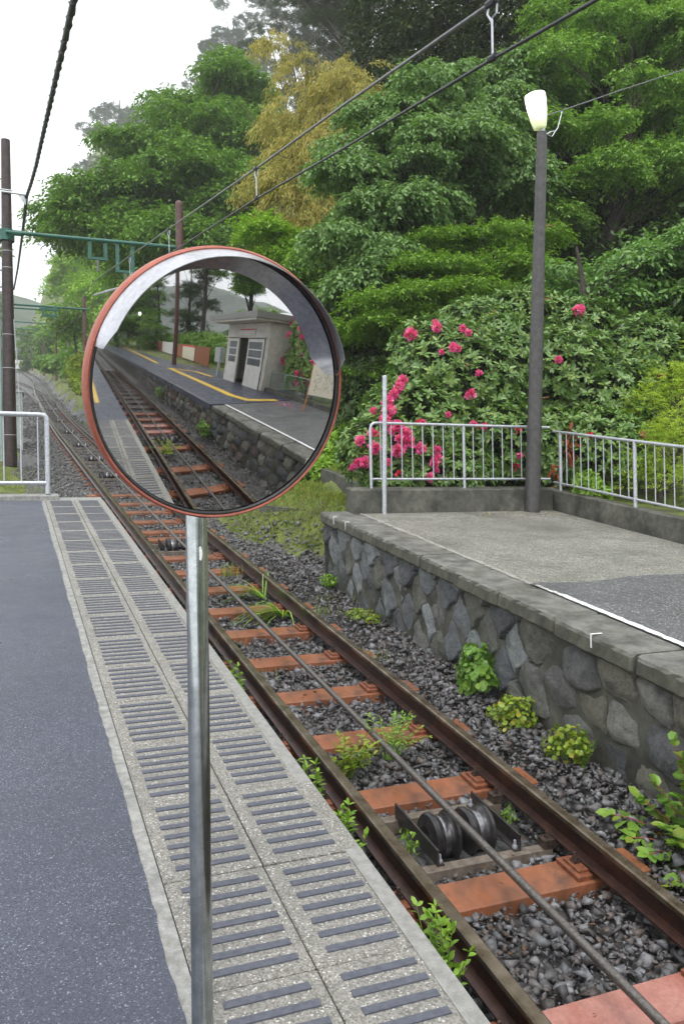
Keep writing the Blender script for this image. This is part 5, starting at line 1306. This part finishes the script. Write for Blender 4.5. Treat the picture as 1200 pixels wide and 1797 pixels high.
stems('tall_weed', 'narrow leaved spiky weed standing against the wall foot', [(3.66+rng.normal(0, .03), 4.72+rng.normal(0, .05), .08+rng.normal(0, .05)) for _ in range(6)], (3.66, 4.74, -.17), 16, .05, .2, 'lf_weed', 'green_stem', kind=4)
# right-edge shrub with red stems
sb = atX(1222, 1520, 3.72)
tips = [atX(px, py, X) for px, py, X in [(1182, 1302, 3.62), (1150, 1375, 3.55), (1072, 1428, 3.4), (1108, 1470, 3.38), (1150, 1555, 3.3), (1192, 1400, 3.55), (1138, 1500, 3.35), (1200, 1340, 3.68), (1165, 1450, 3.4), (1190, 1480, 3.4), (1120, 1400, 3.5), (1190, 1550, 3.35), (1230, 1300, 3.7), (1235, 1400, 3.6)]]
stems('red_stemmed_shrub', 'shrub with large oval green leaves on red stems at the lower right edge', tips, sb, 13, .108, .74, 'lf_big', 'red_stem', .0038, up=.5, cat='shrub', t0=.3)
# between the rails
B1 = np.array(W(2.12, 5.25, -1.03)); B2 = np.array(W(2.5, 5.42, -1.03))
stems('track_weed', 'bushy yellow-green weed between the rails beside the left rail', [B1+[rng.normal(0, .10), rng.normal(-.03, .08), rng.uniform(.10, .28)] for _ in range(22)], B1, 10, .055, .42, 'lf_weed_y', 'green_stem', .0022)
stems('track_weed', 'taller thin stemmed green weed between the rails left of the haul rope', [B2+[rng.normal(.05, .13), rng.normal(.08, .12), rng.uniform(.12, .34)] for _ in range(18)], B2, 12, .05, .36, 'lf_weed', 'green_stem', .0022)
for px, py, X, s_, lb in [(768, 1640, 1.60, 1., 'green weed squeezed between the platform edge and the left rail, nearest the camera'), (608, 1440, 1.56, .75, 'small weed between the platform edge and the left rail beside the nearest rollers'), (545, 1352, 1.56, .7, 'small upright weed between platform edge and left rail above the rollers'), (412, 1170, 1.56, .5, 'tiny weed by the left rail right of the mirror pole')]:
    c = atX(px, py, X); b_ = np.array([X, c[1], float(Zg(c[1]))-1.03]); hh = c[2]-b_[2]
    stems('edge_weed', lb, [b_+[rng.normal(0, .05)*s_, rng.normal(0, .1)*s_, hh*rng.uniform(.6, 1.15)] for _ in range(int(16*s_)+3)], b_, 12, .055, .5, 'lf_weed', 'green_stem', .0025)
mound('track_weed', 'tiny green weed left of the near rope rollers', W(2.1, 4.3, -.98), (.05, .09, .09), 60, .035, .4, 'lf_weed')
mound('track_weed', 'tiny green weed right of the near rope rollers', W(2.87, 4.45, -1.0), (.04, .05, .06), 40, .03, .4, 'lf_weed')
def grass_tuft(name, label, base, n, L, lean, mat='grass', wd=.03, spread=.025):
    base = np.array(base, float); root = None; V = []; Fc = []
    for i in range(n):
        b_ = base+rng.normal(0, spread, 3)*[1, 1, 0]; d = unit(np.array(lean)+rng.normal(0, .4, 3)*[1, 1, .4]) if i else unit(np.array(lean)); l = L*rng.uniform(.5, 1.15); s_ = unit(np.cross(d, [0, 0, 1.]))*l*wd*.5
        pts = [b_+d*l*t_+np.array([0, 0, l*(.55*t_-.75*t_*t_)]) for t_ in (0, .3, .6, .85, 1.)]
        k_ = len(V)
        for j, p in enumerate(pts): w_ = (1, 1, .8, .5, .02)[j]; V += [p-s_*w_, p+s_*w_]
        for j in range(4): Fc.append((k_+2*j, k_+2*j+1, k_+2*j+3, k_+2*j+2))
    return tag(link_mesh(name, V, Fc, M[mat], loc=tuple(base)), label, 'grass tuft')
grass_tuft('grass_tuft', 'long arching pale green grass tuft leaning over the sleepers from the right rail', W(2.86, 8.9, -1.0), 70, .62, (-.9, .15, .12), wd=.03, mat='lf_weed')
grass_tuft('grass_tuft', 'second long grass tuft just behind the first along the right rail', W(2.85, 9.7, -1.0), 45, .6, (-.8, .5, .15), wd=.03, mat='lf_weed')
grass_tuft('grass_tuft', 'short upright yellow grass tuft right of the mirror pole', W(2.72, 10.85, -1.0), 60, .22, (0, 0, 1), spread=.09)
for x, y, lb in [(2.0, 7.05, 'sparse grass blades by the left rail in front of the long tuft'), (3.2, 7.3, 'small green tuft beside a sleeper end right of the right rail'), (3.25, 8.9, 'grass tuft on the gravel right of the right rail'), (3.5, 9.4, 'grass tuft near the far corner of the stone wall'), (2.0, 8.1, 'thin grass by the left rail near the mirror pole')]:
    grass_tuft('grass_tuft', lb, W(x, y, -1.0), 36, .16, (0, 0, .9), spread=.1, mat='lf_weed_y' if x > 3 else 'grass')
mound('corner_weed', 'yellow and red-tinged weed at the foot of the far end of the stone wall', W(3.62, 8.5, -.93), (.14, .35, .08), 300, .04, .6, 'lf_weed_y')
mound('corner_weed', 'small green weed at the far corner of the stone wall', W(3.7, 9.7, -.85), (.08, .2, .1), 130, .045, .6, 'lf_weed')
# grass and moss on the banks
def blades(name, label, X, Y, Hh, L, mat='grass'):
    n = len(X); P = np.stack([X, Y, Zg(Y)+Hh], -1); D = unit(rng.normal(0, .45, (n, 3))+[0, 0, 1.]); U = rdir(n)
    Ls = L*rng.uniform(.4, 1.3, n); o = leaf_obj(name, P, D, U, Ls, Ls*.14+.002, M[mat]); return tag(o, label, 'grass', kind='stuff')
X, Y = scatter(3.3, 8, 9.95, 24, 1300); dxx = X-2.44
cl = np.sin(X*2.7+Y*1.1)+np.sin(Y*2.9-X*1.7)+rng.normal(0, .8, len(X))
ok = (dxx > np.interp(Y, [10, 12, 14, 18], [1.95, 1.75, 1.2, 1.15])+.15*np.sin(Y*1.3)) & (cl > -1.1) & ~(np.abs(X-np.interp(Y, [10, 11.2, 12.4, 13.6, 15.5, 19], [4.98, 5.05, 5.15, 5.3, 5.45, 5.6])-.06) < .08)
blades('bank_grass', 'mossy yellow-green grass on the bank beyond the right platform', X[ok], Y[ok], lat(X[ok], Y[ok])-.01, .085)
X, Y = scatter(-6, 1.6, 11.3, 24, 420); cl = np.sin(X*2.1+Y*1.3)+np.sin(Y*.9+1)+rng.normal(0, .7, len(X)); ok = (cl > .1-.3*(X < 0)) & (X < .45+.35*np.sin(Y*1.7)+.15*rng.normal(0, 1, len(X)))
blades('lineside_grass', 'patchy moss and grass between the left railing and the gravel', X[ok], Y[ok], lat(X[ok], Y[ok])+.0, .06)
# fallen petals and leaves
def litter(name, label, cat, pts, L, mat):
    P = np.array(pts); n = len(P); return tag(leaf_obj(name, P, rng.normal(0, 1, (n, 3))*[1, 1, .1], np.array([[0, 0, 1.]]*n)+rng.normal(0, .2, (n, 3)), L, L*.6, M[mat], loc=tuple(P[0]), kind=6), label, cat, kind='stuff')
litter('fallen_petals', 'fallen pale petals on the platform around the lamp post base', 'petals', [W(x, y, .006) for x, y in zip(rng.uniform(5.6, 6.95, 40), rng.uniform(9.2, 9.62, 40))], .035, 'bud')
litter('fallen_leaves', 'scattered brown leaf litter on the ballast', 'leaf litter', [W(x, y, -1.0) for x, y in zip(rng.uniform(1.9, 3.7, 110), rng.uniform(2.6, 9, 110))], .035, 'lf_litter')

# ================================================================== SCENE BEHIND THE CAMERA (seen in the mirror)
sh = thing('waiting_shelter', W(7.9, -7.9, 0), 'small white and grey waiting shelter with flat roof seen in the mirror', 'shelter')
mb = MB(); mb.box(6.9, 9.1, -6.26, -6.18, -.1, 2.6); mb.box(6.9, 9.1, -9.62, -9.54, -.1, 2.6); mb.box(9.02, 9.1, -9.54, -6.26, -.1, 2.6); mb.box(6.9, 6.96, -9.54, -6.26, 2.02, 2.6)
for y in (-9.54, -8.56, -6.36): mb.box(6.885, 6.97, y, y+.08, -.1, 2.02)
mb.build('wall', M['grey_wall'], sh)
mb = MB(); mb.box(5.95, 9.4, -9.95, -5.85, 2.7, 2.92); mb.build('roof', M['strip_concrete'], sh)
mb = MB(); mb.box(6.0, 9.3, -9.85, -5.95, 2.62, 2.698); mb.build('soffit', M['grey_wall'], sh)
mb = MB(); mb.box(6.98, 9.0, -9.5, -6.3, -.05, .03); mb.build('floor', M['kerb'], sh)
mb = MB(); mb.box(9.0, 9.018, -9.1, -7.2, .9, 1.9); mb.build('window_light_pane', M['white_wall'], sh)  # opaque white pane on the back wall, its colour stands in for window light
mb = MB(); mb.box(8.6, 9.0, -9.4, -6.4, .03, .45); mb.build('bench', M['dark_int'], sh)
M['pane'] = simple('window_pane', (.05, .06, .065), (.1, .115, .12), 3, .08, bs=0)
def glazed(y0, y1, x):
    mb = MB(); mb.box(x-.02, x+.02, y0, y1, 0, 1.98); f_ = mb.build('glazed_door', M['white_wall'], sh)
    for h0, h1 in ((.92, 1.2), (1.25, 1.53), (1.58, 1.86)):
        p_ = MB(); p_.box(x-.0235, x+.0235, y0+.1, y1-.1, h0, h1); p_.build('pane', M['pane'], f_)
glazed(-9.45, -8.58, 6.915); glazed(-7.62, -6.42, 6.86)
mb = MB(); mb.box(6.87, 6.898, -8.5, -7.2, 2.12, 2.42); s_ = mb.build('sign', M['white_wall'], sh)
mb = MB(); mb.box(6.864, 6.869, -8.45, -7.25, 2.33, 2.38); mb.build('red_line', M['red'], s_)
mb = MB(); mb.box(6.86, 6.897, -7.1, -6.3, 2.05, 2.2); mb.build('notice', M['white_wall'], sh)
ck = thing('ticket_machine', W(7.0, -10.6, 0), 'grey box with a lit panel on a leg left of the shelter in the mirror', 'machine')
mb = MB(); mb.box(6.9, 7.2, -10.9, -10.3, .75, 1.5); mb.build('body', M['cabinet'], ck)
mb = MB(); mb.box(7.0, 7.1, -10.65, -10.55, 0, .75); mb.build('leg', M['galv'], ck)
# signboard on legs
bd = thing('information_board', W(6.5, -2.4, 0), 'cream notice board with red header on two orange wooden legs, seen in the mirror', 'notice board')
def bp_(s_, h): return np.array(W(6.32+.34*s_, -2.87+.98*s_, h))
for s_ in (-.02, 1.02):
    mb = MB(); a = bp_(s_, -.02); b_ = bp_(s_, 1.58); mb.tube([a, b_], .03, 8); mb.build('leg', M['orange_wood'], bd)
n_ = unit(np.cross(bp_(1, 0)-bp_(0, 0), [0, 0, 1.])); n_ = -n_ if n_[0] > 0 else n_
mb = MB(); mb.obox(bp_(0, .5)+n_*.03, bp_(1, .5)-bp_(0, .5), [0, 0, .85], n_*.02); pn = mb.build('panel', M['cream'], bd)
mb = MB(); mb.obox(bp_(0, 1.352)+n_*.03, bp_(1, 1.352)-bp_(0, 1.352), [0, 0, .17], n_*.022); mb.build('red_header', M['red'], bd)
mb = MB()
for i in range(26):
    s_ = rng.uniform(.12, .8); h = rng.uniform(.65, 1.25); e_ = rng.normal(0, .08, 2)
    mb.tube([bp_(s_, h)+n_*.053, bp_(np.clip(s_+e_[0], .05, .95), np.clip(h+e_[1], .6, 1.3))+n_*.053], .004, 4)
mb.build('map_lines', M['dark_steel'], pn)
# wire fence along the right platform kerb
wf = thing('wire_fence', W(7.1, -4.1, 0), 'low pale green wire fence beside the platform seen in the mirror', 'fence')
for y in (-6.1, -5.2, -3.75, -2.3): mb = MB(); mb.tube([W(7.28, y, -.05), W(7.28, y, .78)], .022, 8); mb.build('post', M['fence_green'], wf)
mb = MB(); mb.tube([W(7.28, -6.1, .78), W(7.28, -2.3, .78)], .014, 6); mb.tube([W(7.28, -6.1, .1), W(7.28, -2.3, .1)], .01, 6)
for i in range(64): y = -6.1+i*.0594; mb.tube([W(7.28, y, .1), W(7.28, y, .78)], .0018, 4, False)
for i in range(11): mb.tube([W(7.28, -6.1, .1+i*.062), W(7.28, -2.3, .1+i*.062)], .0018, 4, False)
mb.build('mesh', M['fence_green'], wf)
mb = MB(); mb.box(7.05, 7.2, -6.15, -1.62, -.05, .14); tag(mb.build('concrete_kerb', M['kerb'], loc=W(7.1, -4, 0)), 'kerb under the pale green wire fence seen in the mirror', 'kerb')
# flowering bush behind it
rb2 = np.array([[8.1, -5.3, float(Zg(-5.2))+1.0, .75, .75, 1.0], [8.1, -4.3, float(Zg(-4.3))+1.2, .75, .9, 1.1], [8.15, -5.2, float(Zg(-5))+2.2, .75, .8, .75], [8.2, -3.4, float(Zg(-3.6))+.9, .7, .7, .9], [8.2, -4.3, float(Zg(-4.6))+2.2, .75, .7, .7], [8.1, -4.8, float(Zg(-4.8))+1.7, .8, .8, .9]])
r2 = bush('rhododendron_bush', 'tall rhododendron with scattered pink flowers beside the shelter in the mirror', 'flowering bush', rb2, 1500, 8, .13, .36, 'lf_rhodo', zlo=-.8)
for i in range(26):
    b_ = rb2[rng.integers(0, 5)]; d = rdir(1, -.4, .9)[0]; d[0] = -abs(d[0]); truss(b_[:3]+d*b_[3:]*1.02, d, .12, 'pink', r2, n=34)
# brown board fence with two boards
bf = thing('board_fence', W(9, -20, 0), 'long brown slatted fence along the far platform seen in the mirror', 'fence')
fa = np.array([8.57, -15.1]); fb = np.array([18.6, -105.]); fd = (fb-fa); fL = np.linalg.norm(fd); fu = fd/fL
mb = MB()
for i in range(int(fL/.13)):
    c = fa+fu*i*.13; mb.hexa([W(c[0]+dx, c[1]+dy, h) for h in (.08, 1.3) for dx, dy in ((0, 0), (.02, 0), (.02, -.09), (0, -.09))])
mb.build('slats', M['brown_fence'], bf)
mb = MB(); mb.tube([W(*(fa), 1.33), W(*fb, 1.33)], .03, 6); mb.tube([W(*(fa), .2), W(*fb, .2)], .025, 6); mb.build('rails', M['brown_fence'], bf)
for i in range(24):
    c = fa+fd*i/23; mb = MB(); mb.tube([W(*c, -.05), W(*c, 1.36)], .035, 6); mb.build('post', M['brown_fence'], bf)
def fboard(y0, y1, h0, h1, mat, name, label, cat):
    s0 = (y0-fa[1])/fd[1]; s1 = (y1-fa[1])/fd[1]; a = fa+fd*s0; b_ = fa+fd*s1
    r_ = thing(name, W(*((a+b_)/2), h0), label, cat)
    mb = MB(); mb.hexa([W(a[0]-.07, a[1], h0), W(a[0]-.04, a[1], h0), W(b_[0]-.04, b_[1], h0), W(b_[0]-.07, b_[1], h0), W(a[0]-.07, a[1], h1), W(a[0]-.04, a[1], h1), W(b_[0]-.04, b_[1], h1), W(b_[0]-.07, b_[1], h1)])
    mb.build('panel', M[mat], r_); return r_, a, b_
r_, a, b_ = fboard(-18.7, -22.8, .15, 1.2, 'cream', 'fence_board', 'cream board with red top edge on the brown fence in the mirror', 'board')
mb = MB(); mb.hexa([W(a[0]-.08, a[1], 1.2), W(a[0]-.03, a[1], 1.2), W(b_[0]-.03, b_[1], 1.2), W(b_[0]-.08, b_[1], 1.2), W(a[0]-.08, a[1], 1.36), W(a[0]-.03, a[1], 1.36), W(b_[0]-.03, b_[1], 1.36), W(b_[0]-.08, b_[1], 1.36)]); mb.build('red_header', M['red'], r_)
fboard(-27.1, -34.3, .1, 1.4, 'white_wall', 'fence_board', 'plain white board on the brown fence in the mirror', 'board')
mb = MB(); mb.tube([W(6.48, -16.4, -.1), (6.35, -16.4, float(Zg(-16.4))+9)], [.17, .13], 16)
tag(autosmooth(mb.build('platform_pole', M['brown_pole'], loc=W(6.48, -16.4, 0)), 50), 'dark pole standing on the far platform in front of the brown fence in the mirror', 'pole')
l2 = thing('lamp_post', W(7.8, -36, 0), 'distant lit lamp among the trees in the mirror', 'lamp post')
mb = MB(); mb.tube([W(7.8, -36, 0), W(7.8, -36, 4.5)], [.09, .06], 10); mb.build('pole', M['lamp_pole'], l2)
mb = MB(); mb.lathe(W(7.8, -36, 4.5), (0, 0, 1), [(0, .06), (.1, .15), (.4, .18), (.5, .12), (.52, .001)], 16); mb.build('lamp_shade', M['lamp'], l2)
# houses
for x, y, z, lx, ly, lb in ((15, -24, -2.5, 9, 10, 'grey roofed house behind the trees in the mirror'), (20, -9, -.5, 8, 8, 'dark roofed house at the right in the mirror')):
    h_ = thing('house', (x, y, float(Zg(y))), lb, 'house'); z0 = float(Zg(y))
    mb = MB(); mb.lbox(x, x+lx, y, y+ly, z0-2, z0+2.6); mb.build('wall', M['grey_wall'], h_)
    mb = MB(); e_ = .7; zz = z0+2.61; mb.hexa([(x-e_, y-e_, zz), (x+lx+e_, y-e_, zz), (x+lx+e_, y+ly+e_, zz), (x-e_, y+ly+e_, zz), (x+lx*.35, y+.5, zz+2.4), (x+lx*.65, y+.5, zz+2.4), (x+lx*.65, y+ly-.5, zz+2.4), (x+lx*.35, y+ly-.5, zz+2.4)]); mb.build('roof', M['roof_dark'], h_)
# trees of the mirror view
for x, y, H_, r_, mt_, lb in ((13.9, -29, 18, 3.6, 'lf_green', 'tree with a thick dark trunk left of the shelter roof in the mirror'), (15.2, -21, 12, 2.4, 'lf_green', 'slender tree standing behind the shelter roof in the mirror'),
                              (11.5, -42, 11, 4, 'lf_green', 'dense tree behind the long brown fence in the mirror'), (15, -36, 13, 4, 'lf_under', 'dark tree behind the houses in the mirror'), (9.5, -56, 13, 4.5, 'lf_green', 'tree at the far end of the lower platform in the mirror'),
                              (-3, -62, 13, 5, 'lf_under', 'dark tree closing the track at its lower end in the mirror'), (12.4, -15.5, 4.2, 1.9, 'lf_maple', 'small tree directly behind the shelter in the mirror'), (4, -66, 12, 5, 'lf_green', 'tree above the vanishing track in the mirror'), (6.5, -48, 12, 4, 'lf_maple', 'broad bright tree left of the dark pole in the mirror'), (10.5, -50, 14, 4.5, 'lf_under', 'dark spreading tree behind the dark pole in the mirror')):
    g0 = np.array([x, y, float(Zg(y))-.2]); n_ = 9
    lo_ = .56 if H_ > 9 and y > -33 else .12
    core = np.array([[x+rng.normal(0, r_*.45), y+rng.normal(0, r_*.45), g0[2]+H_*t_, r_*.5, r_*.5, r_*.3] for t_ in np.linspace(lo_, .95, n_)])
    tree('garden_tree', lb, 'tree', tuple(g0), tuple(g0+[0, 0, H_]), grow(core, 10, r_*.2, .4), 2000 if H_ > 9 else 900, 10, .26, .45, mt_, .28 if H_ > 9 else .1, 'trees behind the shelter seen in the mirror', spread=.6, every=3)
hb = [[10.9+i*.35, -17-i*3.2, float(Zg(-17-i*3.2))+1.1, 1.3, 2.2, 1.6] for i in range(9)]
bush('hedge', 'tall leafy hedge behind the brown fence seen in the mirror', 'hedge', hb, 2600, 6, .22, .42, 'lf_green', zlo=-.6)
stems('track_weed', 'leafy green weed between the rails seen in the mirror', [np.array(W(2.2, -3.2, -1.03))+[rng.normal(0, .18), rng.normal(0, .15), rng.uniform(.1, .3)] for _ in range(22)], W(2.2, -3.2, -1.03), 10, .06, .5, 'lf_weed_y', 'green_stem', .0025)
mound('round_leaf_weed', 'bright green weed on the stone wall seen in the mirror', W(3.6, -4.3, -.75), (.14, .35, .22), 240, .06, .9, 'lf_round')
mound('round_leaf_weed', 'small green weed low on the stone wall farther away in the mirror', W(3.62, -9.5, -.7), (.14, .3, .28), 140, .07, .9, 'lf_round')
litter('fallen_petals', 'pink and pale petals fallen by the wire fence seen in the mirror', 'petals', [W(x, y, .012) for x, y in zip(rng.normal(6.3, .25, 60), rng.normal(-3.7, .3, 60))], .05, 'pink')

# ================================================================== AIR
hz = MB(); hz.lbox(-330, 430, -640, 620, -150, 330)
mm_ = bpy.data.materials.new('haze'); mm_.use_nodes = True; t = mm_.node_tree; t.nodes.clear()
ou = t.nodes.new('ShaderNodeOutputMaterial'); pv = t.nodes.new('ShaderNodeVolumePrincipled')
pv.inputs['Color'].default_value = (.97, .985, 1, 1); pv.inputs['Density'].default_value = .0008; pv.inputs['Anisotropy'].default_value = 0
t.links.new(pv.outputs[0], ou.inputs['Volume'])
if HAZE:
    o = hz.build('haze', mm_); o['kind'] = 'stuff'
